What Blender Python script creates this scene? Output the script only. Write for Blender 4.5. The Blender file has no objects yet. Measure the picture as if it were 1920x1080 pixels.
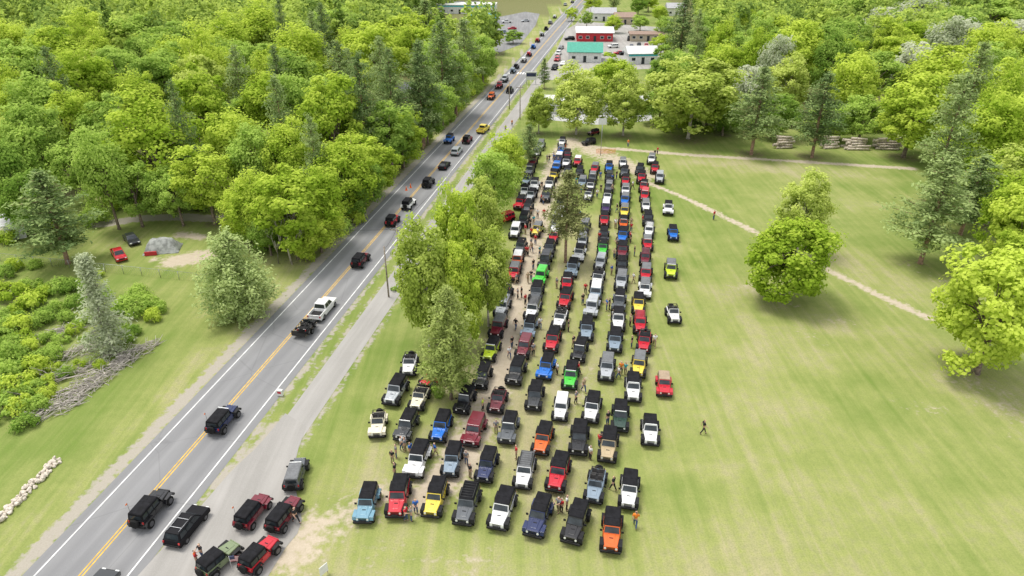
import bpy, bmesh, math, random
import numpy as np
from mathutils import Vector, Matrix
RN=random.Random(7); NR=np.random.default_rng(5)
S=bpy.context.scene; COL=S.collection
H=42.0; TH=math.radians(28); F=1297.0; c_=math.cos(TH); s_=math.sin(TH); PI=math.pi
def G(u,v,z=0.0):
    k=540-v; t=(z-H)/(-F*s_+k*c_)
    return ((u-960)*t,(F*c_+k*s_)*t)
def HT(Y,v):
    k=(540-v)/F
    return H-Y*(s_-k*c_)/(c_+k*s_)
def PXM(Y,z=0): return F/(Y*c_+(H-z)*s_)
AL=math.atan(.179); RX0,RY0=-30.9,36.7; ca,sa=math.cos(AL),math.sin(AL); VS=.88
def RD(off,al): return (RX0+al*sa+off*ca, RY0+al*ca-off*sa)
def OFF(x,y): return (x-RX0)*ca-(y-RY0)*sa
def ORD(n):
    w=['first','second','third','fourth','fifth','sixth','seventh','eighth','ninth','tenth','eleventh','twelfth']
    if n<=12: return w[n-1]
    sfx='th' if 10<n%100<20 else {1:'st',2:'nd',3:'rd'}.get(n%10,'th')
    return '%d%s'%(n,sfx)
# ---------------------------------------------------------------- materials
def nd(nt,t,**k):
    n=nt.nodes.new(t)
    for a,b in k.items(): setattr(n,a,b)
    return n
def noise(nt,sc,det=3,vec=None,rough=.55):
    n=nd(nt,'ShaderNodeTexNoise'); n.inputs['Scale'].default_value=sc; n.inputs['Detail'].default_value=det; n.inputs['Roughness'].default_value=rough
    if vec: nt.links.new(vec,n.inputs['Vector'])
    return n.outputs['Fac']
def setin(nt,sock,v):
    if isinstance(v,bpy.types.NodeSocket): nt.links.new(v,sock)
    elif isinstance(v,(tuple,list)): sock.default_value=(*v,1) if len(v)==3 else v
    else: sock.default_value=v
def mx(nt,f,a,b):
    n=nd(nt,'ShaderNodeMix',data_type='RGBA'); setin(nt,n.inputs[0],f); setin(nt,n.inputs[6],a); setin(nt,n.inputs[7],b); return n.outputs[2]
def mth(nt,op,a,b=0.0):
    n=nd(nt,'ShaderNodeMath',operation=op); setin(nt,n.inputs[0],a); setin(nt,n.inputs[1],b); return n.outputs[0]
def mr(nt,v,a,b,c=0.0,d=1.0):
    n=nd(nt,'ShaderNodeMapRange',interpolation_type='SMOOTHSTEP'); setin(nt,n.inputs[0],v)
    for i,x in enumerate((a,b,c,d)): n.inputs[i+1].default_value=x
    return n.outputs[0]
def coord(nt): return nd(nt,'ShaderNodeTexCoord').outputs['Object']
def mat(name,rgb,rough=.6,metal=0.,var=.2,sc=3.,coat=0.,rgb2=None,det=4,spec=.5):
    m=bpy.data.materials.new(name); m.use_nodes=True; nt=m.node_tree; b=nt.nodes['Principled BSDF']
    f=mr(nt,noise(nt,sc,det,coord(nt)),.3,.7)
    a=tuple(x*(1-var) for x in rgb); c=rgb2 or tuple(min(1,x*(1+var)) for x in rgb)
    nt.links.new(mx(nt,f,a,c),b.inputs['Base Color'])
    b.inputs['Roughness'].default_value=rough; b.inputs['Metallic'].default_value=metal; b.inputs['Coat Weight'].default_value=coat; b.inputs['Coat Roughness'].default_value=.08; b.inputs['Specular IOR Level'].default_value=spec
    return m
PAL={'k':((.009,.009,.011),'black'),'w':((.70,.70,.69),'white'),'r':((.46,.008,.022),'red'),'m':((.14,.009,.021),'maroon'),'g':((.085,.094,.103),'grey'),
's':((.37,.39,.41),'silver'),'b':((.008,.13,.5),'blue'),'n':((.01,.02,.08),'navy'),'o':((.62,.11,.012),'orange'),'y':((.70,.54,.06),'yellow'),'l':((.48,.62,.03),'lime yellow'),
'e':((.06,.48,.045),'bright green'),'d':((.02,.05,.036),'dark green'),'t':((.41,.32,.19),'tan'),'p':((.04,.018,.09),'dark purple'),'c':((.67,.62,.47),'cream'),'u':((.2,.26,.32),'blue-grey'),
'v':((.17,.215,.11),'olive'),'f':((.03,.033,.036),'charcoal'),'q':((.13,.27,.35),'steel blue')}
PAINT={k:mat('paint_'+v[1].replace(' ','_').replace('-','_'),v[0],.32,0,.08,1.2,.35) for k,v in PAL.items()}
TOPM={'k':mat('top_black',(.011,.011,.013),.8,0,.35,2,spec=.16),'w':mat('top_white',(.66,.66,.65),.5,0,.08),'g':mat('top_grey',(.13,.135,.14),.6,0,.2),'t':mat('top_tan',(.33,.25,.17),.8,0,.15),'m':mat('top_maroon',(.08,.01,.018),.7)}
M={}
M['glass']=mat('glass_dark',(.025,.032,.036),.08,0,.2,spec=.35)
M['windscreen']=mat('glass_windscreen',(.04,.049,.055),.08,0,.4,1.5,spec=.4)
M['rubber']=mat('rubber',(.013,.013,.013),.85,0,.3,8,spec=.2)
M['rim']=mat('rim_metal',(.15,.15,.16),.4,.7,.2)
M['plastic']=mat('black_plastic',(.014,.014,.015),.65,0,.25,5,spec=.25)
M['lamp']=mat('lamp_lens',(.75,.76,.74),.15,0,.05)
M['redlamp']=mat('tail_lamp',(.4,.01,.01),.2)
M['seat']=mat('seat_fabric',(.05,.047,.045),.85)
M['tube']=mat('dark_tube',(.02,.02,.02),.5)
M['flag_orange']=mat('flag_orange',(.85,.17,.02),.7)
M['bark']=mat('bark',(.2,.155,.12),.95,0,.45,3)
M['barkpale']=mat('bark_pale',(.42,.38,.33),.95,0,.35,3)
M['barkred']=mat('bark_red',(.28,.18,.12),.95,0,.4,3)
M['wood']=mat('weathered_wood',(.28,.235,.19),.9,0,.4,4)
M['cutwood']=mat('cut_log',(.52,.45,.37),.9,0,.45,3)
M['rock']=mat('pale_rock',(.56,.5,.42),.95,0,.35,2)
M['white']=mat('white_paint',(.7,.7,.68),.6,0,.06)
M['metal']=mat('galvanised',(.4,.41,.42),.4,.8)
# ---------------------------------------------------------------- mesh builder
class MB:
    def __init__(s): s.bm=bmesh.new()
    def hexa(s,p,bev=0,seg=2):
        v=[s.bm.verts.new(q) for q in p]
        fs=[s.bm.faces.new([v[i] for i in f]) for f in ((3,2,1,0),(4,5,6,7),(0,1,5,4),(1,2,6,5),(2,3,7,6),(3,0,4,7))]
        if bev:
            es=list({e for f in fs for e in f.edges}); bmesh.ops.bevel(s.bm,geom=es,offset=bev,segments=seg,affect='EDGES',profile=.5)
        return s
    def box(s,x0,x1,y0,y1,z0,z1,tx=0,ty0=0,ty1=0,bev=0):
        return s.hexa([(x0,y0,z0),(x1,y0,z0),(x1,y1,z0),(x0,y1,z0),(x0+tx,y0+ty0,z1),(x1-tx,y0+ty0,z1),(x1-tx,y1-ty1,z1),(x0+tx,y1-ty1,z1)],bev)
    def prism(s,prof,x0,x1,bev=0):
        a=[s.bm.verts.new((x0,y,z)) for y,z in prof]; b=[s.bm.verts.new((x1,y,z)) for y,z in prof]; n=len(prof)
        fs=[s.bm.faces.new(a),s.bm.faces.new(b[::-1])]+[s.bm.faces.new((a[i],b[i],b[(i+1)%n],a[(i+1)%n])) for i in range(n)]
        bmesh.ops.recalc_face_normals(s.bm,faces=fs)
        if bev:
            es=list({e for f in fs for e in f.edges}); bmesh.ops.bevel(s.bm,geom=es,offset=bev,segments=2,affect='EDGES',profile=.5)
        return s
    def quad(s,p): s.bm.faces.new([s.bm.verts.new(q) for q in p]); return s
    def cyl(s,c,ax,r,h,n=16,r2=None,bev=0):
        r2=r if r2 is None else r2; A=Vector(ax).normalized(); U=A.orthogonal().normalized(); W=A.cross(U); c=Vector(c)
        a=[];b=[]
        for i in range(n):
            t=2*PI*i/n; d=U*math.cos(t)+W*math.sin(t); a.append(s.bm.verts.new(c-A*h/2+d*r)); b.append(s.bm.verts.new(c+A*h/2+d*r2))
        fa=s.bm.faces.new(a[::-1]); fb=s.bm.faces.new(b)
        for i in range(n): s.bm.faces.new((a[i],a[(i+1)%n],b[(i+1)%n],b[i])).smooth=True
        if bev: bmesh.ops.bevel(s.bm,geom=list(fa.edges)+list(fb.edges),offset=bev,segments=2,affect='EDGES',profile=.5)
        return s
    def tube(s,pts,rs,n=6):
        pts=[Vector(p) for p in pts]
        if not hasattr(rs,'__len__'): rs=[rs]*len(pts)
        rings=[]
        for i,p in enumerate(pts):
            d=(pts[min(i+1,len(pts)-1)]-pts[max(i-1,0)]).normalized(); U=d.orthogonal().normalized(); W=d.cross(U)
            rings.append([s.bm.verts.new(p+(U*math.cos(2*PI*j/n)+W*math.sin(2*PI*j/n))*rs[i]) for j in range(n)])
        for a,b in zip(rings,rings[1:]):
            k=min(range(n),key=lambda q:(a[0].co-b[q].co).length); b[:]=b[k:]+b[:k]
            for j in range(n): s.bm.faces.new((a[j],a[(j+1)%n],b[(j+1)%n],b[j])).smooth=True
        s.bm.faces.new(rings[0][::-1]); s.bm.faces.new(rings[-1]); return s
    def mesh(s,name,m):
        me=bpy.data.meshes.new(name); s.bm.to_mesh(me); s.bm.free(); me.materials.append(m); return me
    def build(s,name,m,parent=None,loc=None):
        return ob(name,s.mesh(name,m),parent,loc)
def ob(name,me,parent=None,loc=None):
    o=bpy.data.objects.new(name,me); COL.objects.link(o)
    if parent: o.parent=parent
    if loc: o.location=loc
    return o
LABELS={}
def tag(o,label,cat,group=None,kind=None):
    if label: o['label']=label; LABELS[label]=LABELS.get(label,0)+1
    if cat: o['category']=cat
    if group: o['group']=group
    if kind: o['kind']=kind
    return o
def thing(name,label,cat,loc=(0,0,0),rz=0,group=None):
    o=bpy.data.objects.new(name,None); COL.objects.link(o); o.location=loc; o.rotation_euler=(0,0,rz); o.empty_display_size=.3
    return tag(o,label,cat,group)
def setmat(o,m):
    o.material_slots[0].link='OBJECT'; o.material_slots[0].material=m
def inst(kit,name,label,cat,loc,rz,group=None,mm={},scale=1,far=False):
    r=thing(name,label,cat,loc,rz,group)
    if scale!=1: r.scale=(scale,)*3 if not hasattr(scale,'__len__') else scale
    for p in kit:
        if far and p.get('near'): continue
        o=ob(p['n'],p['m'],r,p.get('l'))
        if p.get('role') in mm: setmat(o,mm[p['role']])
        for q in p.get('sub',[]):
            if far and q.get('near'): continue
            c=ob(q['n'],q['m'],o,q.get('l'))
            if q.get('role') in mm: setmat(c,mm[q['role']])
    return r
def P(n,m,role=None,l=None,sub=None,near=False): return dict(n=n,m=m,role=role,l=l,sub=sub or [],near=near)
# ---------------------------------------------------------------- vehicles
def frus(side,y0,y1,z0,z1,hb,ht,t0,t1,a0,a1,f0,f1,e=.006):
    def pt(a,f):
        if side in 'LR':
            y=(y0+t0*f)+((y1-t1*f)-(y0+t0*f))*a; x=hb+(ht-hb)*f+e
            return (x if side=='R' else -x,y,z0+(z1-z0)*f)
        w=hb+(ht-hb)*f; x=-w+2*w*a
        return (x,y0+t0*f-e,z0+(z1-z0)*f) if side=='F' else (x,y1-t1*f+e,z0+(z1-z0)*f)
    q=[pt(a0,f0),pt(a1,f0),pt(a1,f1),pt(a0,f1)]
    return q if side in 'RF' else q[::-1]
def pane(name,q,m): return MB().quad(q).mesh(name,m)
def wheel_mesh(r,w,n=20): return MB().cyl((0,0,0),(1,0,0),r,w,n,bev=.05).mesh('wheel',M['rubber'])
def rim_mesh(r,w):
    m=MB(); m.cyl((0,0,0),(1,0,0),r*.58,w+.02,14)
    m.cyl((0,0,0),(1,0,0),r*.2,w+.05,8); return m.mesh('rim',M['rim'])
WH=wheel_mesh(.42,.27); RI=rim_mesh(.42,.27); WC=wheel_mesh(.36,.23); RC=rim_mesh(.36,.23)
def offroader(four,top):
    ya=-1.3; yb=1.38 if four else .98; T=yb+.56; k=[]
    k.append(P('body',MB().box(-.75,.75,-.66,T,.5,1.13,tx=.03,bev=.05).mesh('body',PAINT['k']),'paint'))
    h=MB().hexa([(-.55,-1.86,.58),(.55,-1.86,.58),(.72,-.6,.58),(-.72,-.6,.58),(-.53,-1.86,1.04),(.53,-1.86,1.04),(.69,-.6,1.13),(-.69,-.6,1.13)],.06)
    h.hexa([(-.3,-1.7,1.0),(.3,-1.7,1.0),(.34,-.62,1.0),(-.34,-.62,1.0),(-.26,-1.62,1.085),(.26,-1.62,1.085),(.3,-.66,1.165),(-.3,-.66,1.165)],.02)
    k.append(P('hood',h.mesh('hood',PAINT['k']),'paint',sub=[P('hood_vent',MB().box(-.17,.17,-1.12,-.98,1.05,1.135).mesh('hood_vent',M['plastic']),near=True)]))
    sl=MB()
    for i in range(7): sl.box(-.33+i*.1,-.27+i*.1,-1.948,-1.93,.66,.98)
    k.append(P('grille',MB().box(-.59,.59,-1.94,-1.85,.58,1.05,bev=.03).mesh('grille',PAINT['k']),'paint',sub=[P('grille_slots',sl.mesh('grille_slots',M['plastic']))]))
    hl=MB().cyl((0,0,0),(0,1,0),.1,.05,12).mesh('headlight',M['lamp'])
    for x in (-1,1): k.append(P('headlight',hl,l=(x*.46,-1.95,.86)))
    k.append(P('front_bumper',MB().box(-.84,.84,-2.1,-1.94,.46,.66,bev=.03).box(-.3,.3,-2.06,-1.94,.64,.76,bev=.02).mesh('front_bumper',M['plastic'])))
    k.append(P('rear_bumper',MB().box(-.78,.78,T,T+.13,.46,.64,bev=.02).mesh('rear_bumper',M['plastic'])))
    def fen(y,x0,x1): return MB().prism([(y-.56,.66),(y-.44,.97),(y+.42,.97),(y+.62,.58),(y+.54,.56),(y+.36,.9),(y-.38,.9),(y-.48,.64)],x0,x1,.012)
    for x in (-1,1):
        for y in (ya,yb): k.append(P('fender',fen(0,*sorted((x*.56,x*.95))).mesh('fender',M['plastic']),'fender',l=(0,y,0)))
    for x in (-1,1):
        for y in (ya,yb): k.append(P('wheel',WH,l=(x*.8,y,.42),sub=[P('rim',RI,near=True)]))
    k.append(P('spare_wheel',wheel_mesh(.4,.25),None,(0,T+.22,.98)))
    k[-1]['m'].transform(Matrix.Rotation(PI/2,4,'Z'))
    for x in (-1,1):
        k.append(P('tail_light',MB().box(x*.66-.06,x*.66+.06,T-.02,T+.05,.86,1.08).mesh('tail_light',M['redlamp']),near=True))
        k.append(P('mirror',MB().box(min(x*.78,x*1.0),max(x*.78,x*1.0),-.5,-.42,1.16,1.36,bev=.02).mesh('mirror',M['plastic']),near=True))
        ds=[(-.5,.42)]+([(.46,1.3)] if four else [])
        for a,b in ds:
            d=MB().hexa([(x*.735,a,.6),(x*.735,b,.6),(x*.762,b,.6),(x*.762,a,.6),(x*.735,a,1.1),(x*.735,b,1.1),(x*.748,b,1.1),(x*.748,a,1.1)])
            bmesh.ops.recalc_face_normals(d.bm,faces=d.bm.faces[:])
            k.append(P('door',d.mesh('door',PAINT['k']),'paint',near=True,sub=[P('handle',MB().box(x*.765-.015,x*.765+.015,b-.16,b-.04,.98,1.03).mesh('handle',M['plastic']),near=True)]))
    fr=MB()
    def wp(x,f,o): return (x*(.70-.07*f),-.66+.3*f-o,1.12+.62*f)
    for a,b,f0,f1 in ((-1,-.9,0,1),(.9,1,0,1),(-.9,.9,0,.1),(-.9,.9,.88,1)):
        fr.hexa([wp(a,f0,.0),wp(b,f0,.0),wp(b,f0,-.06),wp(a,f0,-.06),wp(a,f1,.0),wp(b,f1,.0),wp(b,f1,-.06),wp(a,f1,-.06)])
    gl=MB().quad([wp(-.9,.1,-.02),wp(.9,.1,-.02),wp(.9,.88,-.02),wp(-.9,.88,-.02)])
    k.append(P('windscreen_frame',fr.mesh('windscreen_frame',PAINT['k']),'paint',sub=[P('windscreen',gl.mesh('windscreen',M['windscreen']))]))
    if top in('hard','half'):
        y1=T-.01 if top=='hard' else .55
        a=(-.36,y1,1.135,1.8,.73,.63,.0,.07)
        rf=MB().box(-.73,.73,-.36,y1,1.135,1.8,tx=.1,ty0=0,ty1=.07,bev=.05)
        subs=[]
        nside=([(.05,.36),(.40,.66),(.71,.96)] if four else [(.05,.5),(.56,.95)]) if top=='hard' else [(.08,.9)]
        for sd in 'LR':
            for p,q in nside: subs.append(P('window',pane('window',frus(sd,*a,p,q,.14,.72),M['glass'])))
        subs.append(P('rear_window',pane('rear_window',frus('B',*a,.12,.88,.18,.74),M['glass']),near=True))
        pn=MB()
        if top=='hard':
            for x0,x1 in ((-.56,-.02),(.02,.56)): pn.box(x0,x1,-.3,.42,1.797,1.815,bev=.006)
            pn.box(-.56,.56,.47,y1-.14,1.797,1.815,bev=.006)
        else: pn.box(-.5,.5,-.3,.4,1.797,1.812)
        subs.append(P('roof_panel',pn.mesh('roof_panel',TOPM['k']),'roof'))
        k.append(P('roof',rf.mesh('roof',TOPM['k']),'roof',sub=subs))
    if top!='hard':
        k.append(P('cabin_shade',MB().box(-.62,.62,-.5,T-.1,.95,1.142).mesh('cabin_shade',M['plastic'])))  # dark block over the solid tub, its black standing in for the hollow's shade
        for x in (-.36,.36):
            for y in ((.1,1.0) if four else (.1,)):
                k.append(P('seat',MB().box(x-.24,x+.24,y-.2,y+.3,1.1,1.24,bev=.03).box(x-.23,x+.23,y+.22,y+.36,1.2,1.66,ty0=.08,ty1=-.08,bev=.03).mesh('seat',M['seat'])))
        rc=MB()
        for x in (-.6,.6):
            rc.tube([(x,-.34,1.72),(x,.5,1.78),(x,T-.45,1.7),(x,T-.12,1.13)],.035)
            rc.tube([(x,.5,1.1),(x,.5,1.78)],.035)
        for y,z in ((.5,1.78),(T-.45,1.7),(-.34,1.72)): rc.tube([(-.6,y,z),(.6,y,z)],.035)
        k.append(P('roll_cage',rc.mesh('roll_cage',M['tube'])))
    return k
KITS={(f,t):offroader(f,t) for f in (True,False) for t in ('hard','half','open')}
WHIP=[P('whip_flag',MB().tube([(0,0,0),(0,0,2.0)],.014,5).mesh('whip_flag',M['tube']),sub=[P('flag',MB().hexa([(0,0,1.84),(.01,.2,1.86),(.02,.2,1.86),(.01,0,1.84),(0,0,2.0),(.01,.2,1.99),(.02,.2,1.99),(.01,0,2.0)]).mesh('flag',M['flag_orange']))])]
LBAR=P('light_bar',MB().box(-.58,.58,-.44,-.36,1.8,1.88,bev=.02).mesh('light_bar',M['lamp']))
RACK=MB()
for q in (-.55,.55): RACK.tube([(q,-.25,1.93),(q,1.6,1.93)],.03,5)
for q in np.arange(-.2,1.61,.3): RACK.tube([(-.55,q,1.93),(.55,q,1.93)],.022,5)
for q in (-.5,.5):
    for w in (-.1,1.4): RACK.tube([(q,w,1.78),(q,w,1.93)],.022,5)
RACK=P('roof_rack',RACK.mesh('roof_rack',M['tube']),near=True)
def carkit(kind):
    k=[]
    if kind=='suv': pr=[(-2.38,.36),(-2.42,.72),(-2.3,.96),(-1.0,1.06),(2.3,1.06),(2.42,.7),(2.38,.36)]; cab=(-1.2,2.28,1.05,1.74,.9,.72,.7,.28); W=.95; ax=(-1.5,1.45); T=2.4; Fy=-2.4; zh=.82
    elif kind=='sedan': pr=[(-2.2,.3),(-2.26,.6),(-2.1,.8),(-.9,.92),(1.6,.94),(2.2,.9),(2.28,.55),(2.2,.3)]; cab=(-1.0,1.75,.92,1.43,.86,.66,.75,.65); W=.9; ax=(-1.4,1.38); T=2.25; Fy=-2.24; zh=.66
    else: pr=[(-2.8,.42),(-2.84,.85),(-2.7,1.1),(-1.3,1.16),(1.0,1.16),(1.02,.86),(2.85,.86),(2.9,.6),(2.85,.42)]; cab=(-1.45,.98,1.15,1.9,.93,.76,.75,.2); W=1.0; ax=(-1.85,1.75); T=2.87; Fy=-2.82; zh=.92
    k.append(P('body',MB().prism(pr,-W,W,.05).mesh('body',PAINT['k']),'paint'))
    y0,y1,z0,z1,hb,ht,t0,t1=cab
    subs=[P('windscreen',pane('windscreen',frus('F',*cab,.05,.95,.08,.9),M['windscreen'])),P('rear_window',pane('rear_window',frus('B',*cab,.08,.92,.15,.85),M['glass']))]
    n=3 if kind=='suv' else 2
    for sd in 'LR':
        for i in range(n): subs.append(P('window',pane('window',frus(sd,*cab,.06+i*.9/n,.03+(i+1)*.9/n,.12,.86),M['glass'])))
    k.append(P('cabin',MB().box(-hb,hb,y0,y1,z0,z1,tx=hb-ht,ty0=t0,ty1=t1,bev=.05).mesh('cabin',PAINT['k']),'paint',sub=subs))
    if kind=='pickup':
        k.append(P('cargo_bed',MB().box(-W+.02,-W+.16,1.0,2.84,.84,1.2,bev=.02).box(W-.16,W-.02,1.0,2.84,.84,1.2,bev=.02).box(-W+.16,W-.16,2.74,2.84,.84,1.2,bev=.02).mesh('cargo_bed',PAINT['k']),'paint',
          sub=[P('bed_liner',MB().box(-W+.18,W-.18,1.06,2.72,.8,.875).mesh('bed_liner',M['plastic']))]))
    if kind=='suv':
        k.append(P('roof_rack',MB().tube([(-.6,-.2,z1+.06),(-.6,1.8,z1+.06)],.025).tube([(.6,-.2,z1+.06),(.6,1.8,z1+.06)],.025).box(-.6,.6,.2,.26,z1+.03,z1+.07).box(-.6,.6,1.3,1.36,z1+.03,z1+.07).mesh('roof_rack',M['metal']),near=True))
    wm,rm,wr=(WH,RI,.42) if kind=='pickup' else (WC,RC,.36)
    for x in (-1,1):
        for y in ax: k.append(P('wheel',wm,l=(x*(W-.1),y,wr),sub=[P('rim',rm,near=True)]))
        k.append(P('headlight',MB().box(x*(W-.28)-.17,x*(W-.28)+.17,Fy-.03,Fy+.1,zh-.08,zh+.08,bev=.02).mesh('headlight',M['lamp'])))
        k.append(P('tail_light',MB().box(x*(W-.12)-.08,x*(W-.12)+.08,T-.06,T+.04,zh-.06,zh+.14).mesh('tail_light',M['redlamp'])))
    k.append(P('grille',MB().box(-.5,.5,Fy-.03,Fy+.1,zh-.28,zh-.02).mesh('grille',M['plastic'])))
    k.append(P('bumper',MB().box(-W+.05,W-.05,T,T+.08,.42,.6,bev=.02).mesh('bumper',M['plastic'])))
    return k
CK={k:carkit(k) for k in ('suv','sedan','pickup')}
BLK=mat('paint_matt_black',(.008,.008,.01),.6,0,.1,spec=.15)
VEH=[]
TOPN={'k':'black roof','w':'white roof','g':'grey roof','b':'matching roof','t':'tan top','0':'open top','h':'half top','m':'maroon top'}
def parse(s): return [x.split(',') for x in s.split()]
def place_or(u,v,code,head,label,group,away=False,z=.8,flag=False,base=0,scale=VS):
    x,y=G(u,v,z+base); col,tp=code[0],code[1]; four=not code.endswith('2')
    top={'0':'open','h':'half'}.get(tp,'hard')
    if y>110: four=(RN.random()<.7)
    rf=PAINT[col] if tp=='b' else TOPM.get(tp,TOPM['k'])
    sc=scale*RN.uniform(.96,1.07)
    kit=list(KITS[(four,top)])
    q=RN.random()
    if top=='hard' and q<.18: kit=kit+[LBAR]
    elif top=='hard' and four and q<.28: kit=kit+[RACK]
    if flag: kit=kit+[dict(WHIP[0],l=(.6,1.6 if four else 1.3,.7))]
    mm={'paint':PAINT[col],'roof':rf}
    if RN.random()<.15: mm['fender']=PAINT[col]
    r=inst(kit,'off_roader',label,'off-road vehicle',(x,y,base),(PI-head if away else -head),group,mm,(sc,sc,sc*RN.uniform(.97,1.08)),far=y>100)
    return r,x,y
COLS=[
('loose line at far right',"1219,805,wk2 1245,718,rt2 1262,587,w02 1258,505,lk2 1262,437,bk 1253,390,wk 1237,333,kk 1228,315,rk 1222,298,wg"),
('second column from right',"1147,995,ok 1180,918,wk 1141,835,tk 1163,780,dk 1187,727,wk 1198,684,yg 1208,640,rh 1200,605,rb 1197,570,yk 1209,542,kk 1211,512,rk 1210,482,mb 1214,455,rk 1217,432,wk 1215,410,kk 1211,385,wg 1209,366,rb 1207,349,rk 1203,333,rk 1200,317,kk"),
('third column from right',"1080,980,kk 1117,908,u0 1086,822,kk 1110,765,wk 1138,690,sg 1153,638,uk 1159,600,wk 1161,565,gk 1165,527,sg 1166,497,kk 1167,470,mk 1168,442,bk 1169,418,ok 1171,396,yk 1172,375,bk 1173,357,nk 1173,339,rk 1171,322,gk 1168,306,wk"),
('fourth column from right',"1010,968,nk 1047,887,rk 1018,822,ok 1052,762,wb 1070,705,ek 1087,656,kk 1100,617,uk 1110,575,fk 1117,548,uk 1121,522,wh 1126,490,kk 1130,465,ek 1132,440,kk 1133,412,rk 1136,388,pw 1139,369,wk 1142,350,gk 1143,332,kk 1142,314,bk"),
('fifth column from right',"942,953,wk 984,882,wg 954,802,gk 1003,743,fk 1024,688,bk 1036,638,rk 1050,597,w0 1060,560,rk 1063,530,rk 1073,503,kg 1086,475,wk 1092,452,sg 1096,425,gk 1103,365,kk 1107,349,wk 1111,333,gk 1115,316,rk"),
('sixth column from right',"876,945,gk 913,872,nk 889,806,mb 934,748,m02 968,697,kk 983,650,mb 993,613,uk 999,580,wg 1006,548,gk 1014,517,eb 1022,488,kk 1030,466,gk 1038,442,rw 1043,421,sk 1048,400,wk 1052,382,kk"),
('column left of dirt lane',"816,932,yk 848,862,uk 827,800,bk 872,750,kk 905,705,kk 921,655,lk 934,612,mg 942,575,kg 948,550,k0 964,510,rk 970,488,ok 976,462,gk 966,433,wb 1007,430,yk 982,412,kk 990,388,gk 996,366,kk 1002,346,wk"),
('short column beside the pine',"747,932,rk 783,862,wk 762,797,fk 787,743,c02 815,705,r0"),
('leftmost field column',"688,943,qk 709,792,c02 742,733,sk 768,680,w02"),
('far crowd by the lane head',"975,380,rk 984,358,wk 988,338,kk 993,320,gk 999,303,mk 1005,287,kk 1014,272,sk 1024,366,gk 1030,346,wk 1038,329,yk 1043,313,bk 1048,297,nk 1052,281,bk 1054,266,wk 1064,290,mk 1083,302,rk 1087,322,kk 1092,342,kk 1062,305,wk 1064,322,gk 945,408,rb"),
]
HEADS={(747,932):1,(688,943):2,(816,932):8,(876,945):10,(942,953):14,(1010,968):18,(1080,980):19,(1147,995):10,(1180,918):12,(1219,805):8,(783,862):9,(848,862):6,(709,792):-4,(1262,587):2,(768,680):0,(742,733):12,(815,705):35,(945,408):50}
RC2=random.Random(21)
for cn,s in COLS:
    for i,(u,v,code) in enumerate(parse(s)):
        u,v=int(u),int(v); hd=HEADS.get((u,v),11+RN.uniform(-3.5,3.5))
        if v<600:
            if code[0] in 'kfn' and RC2.random()<.55: code=RC2.choice(('wk','sk','gk','uk','wg','ug','sb'))
            elif code[1]=='k' and RC2.random()<.4: code=code[0]+RC2.choice('gwbg')
        cnm=PAL[code[0]][1]
        lab='%s off-roader with %s, %s from front of %s'%(cnm,TOPN[code[1]],ORD(i+1),cn)
        r,x,y=place_or(u,v,code,math.radians(hd),lab,'off-roaders parked in rows on the grass',flag=RN.random()<.06)
        VEH.append((x,y,'the %s off-roader of %s'%(ORD(i+1),cn.replace(' from right',''))))
for u,v,code,hd,aw,lab,fl,scl in [
 (474,955,'mk',16,True,'maroon off-roader with black roof on the gravel drive, left of another maroon one',True,.82),
 (533,960,'mk',17,True,'maroon off-roader with black roof on the gravel drive nearest the parking field',False,.82),
 (407,1047,'vk2',30,True,'olive off-roader with black roof at the bottom of the drive',True,.82),
 (484,1040,'rk2',24,True,'red off-roader with black roof at the bottom of the drive',False,.82),
 (555,885,'gg',-3,True,'lone grey off-roader on the grass by the drive',False,.82),
 (1104,264,'kk2',60,False,'black off-roader turned sideways by the dirt lane junction',False,.72),
 (1113,246,'mk2',50,False,'maroon off-roader under the trees behind the sideways black one',False,.68)]:
    r,x,y=place_or(u,v,code,math.radians(hd),lab,None,aw,flag=fl,scale=scl); VEH.append((x,y,'the '+lab.split(' with ')[0].split(' turned')[0].split(' under')[0]))
for i,(u,v,code,aw,fl) in enumerate([(283,950,'kk',1,1),(418,783,'nk',1,1),(676,485,'mk',1,0),(735,412,'rk2',1,0),(766,380,'wk',1,0),(803,340,'kk',1,0),(876,260,'mk',1,0),(842,260,'bk',0,0),(921,180,'ob',0,0),(956,168,'kk',1,0),(936,160,'rb',0,0),(946,148,'sb',0,0),(968,124,'gk',1,0),(962,132,'ub',1,0),(992,101,'rb',1,0),(982,112,'wb',1,0),(1000,87,'bb',1,0),(1008,75,'rb',1,0),(1016,64,'sb',1,0),(1024,53,'kk',1,0),(1040,31,'wb',1,0)]):
    lab='%s off-roader on the highway, %s one up from the bottom'%(PAL[code[0]][1],ORD(i+1))
    r,x,y=place_or(u,v,code,AL,lab,'off-roaders driving on the highway',bool(aw),flag=bool(fl)); VEH.append((x,y,'the %s off-roader on the highway'%PAL[code[0]][1]))
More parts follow.
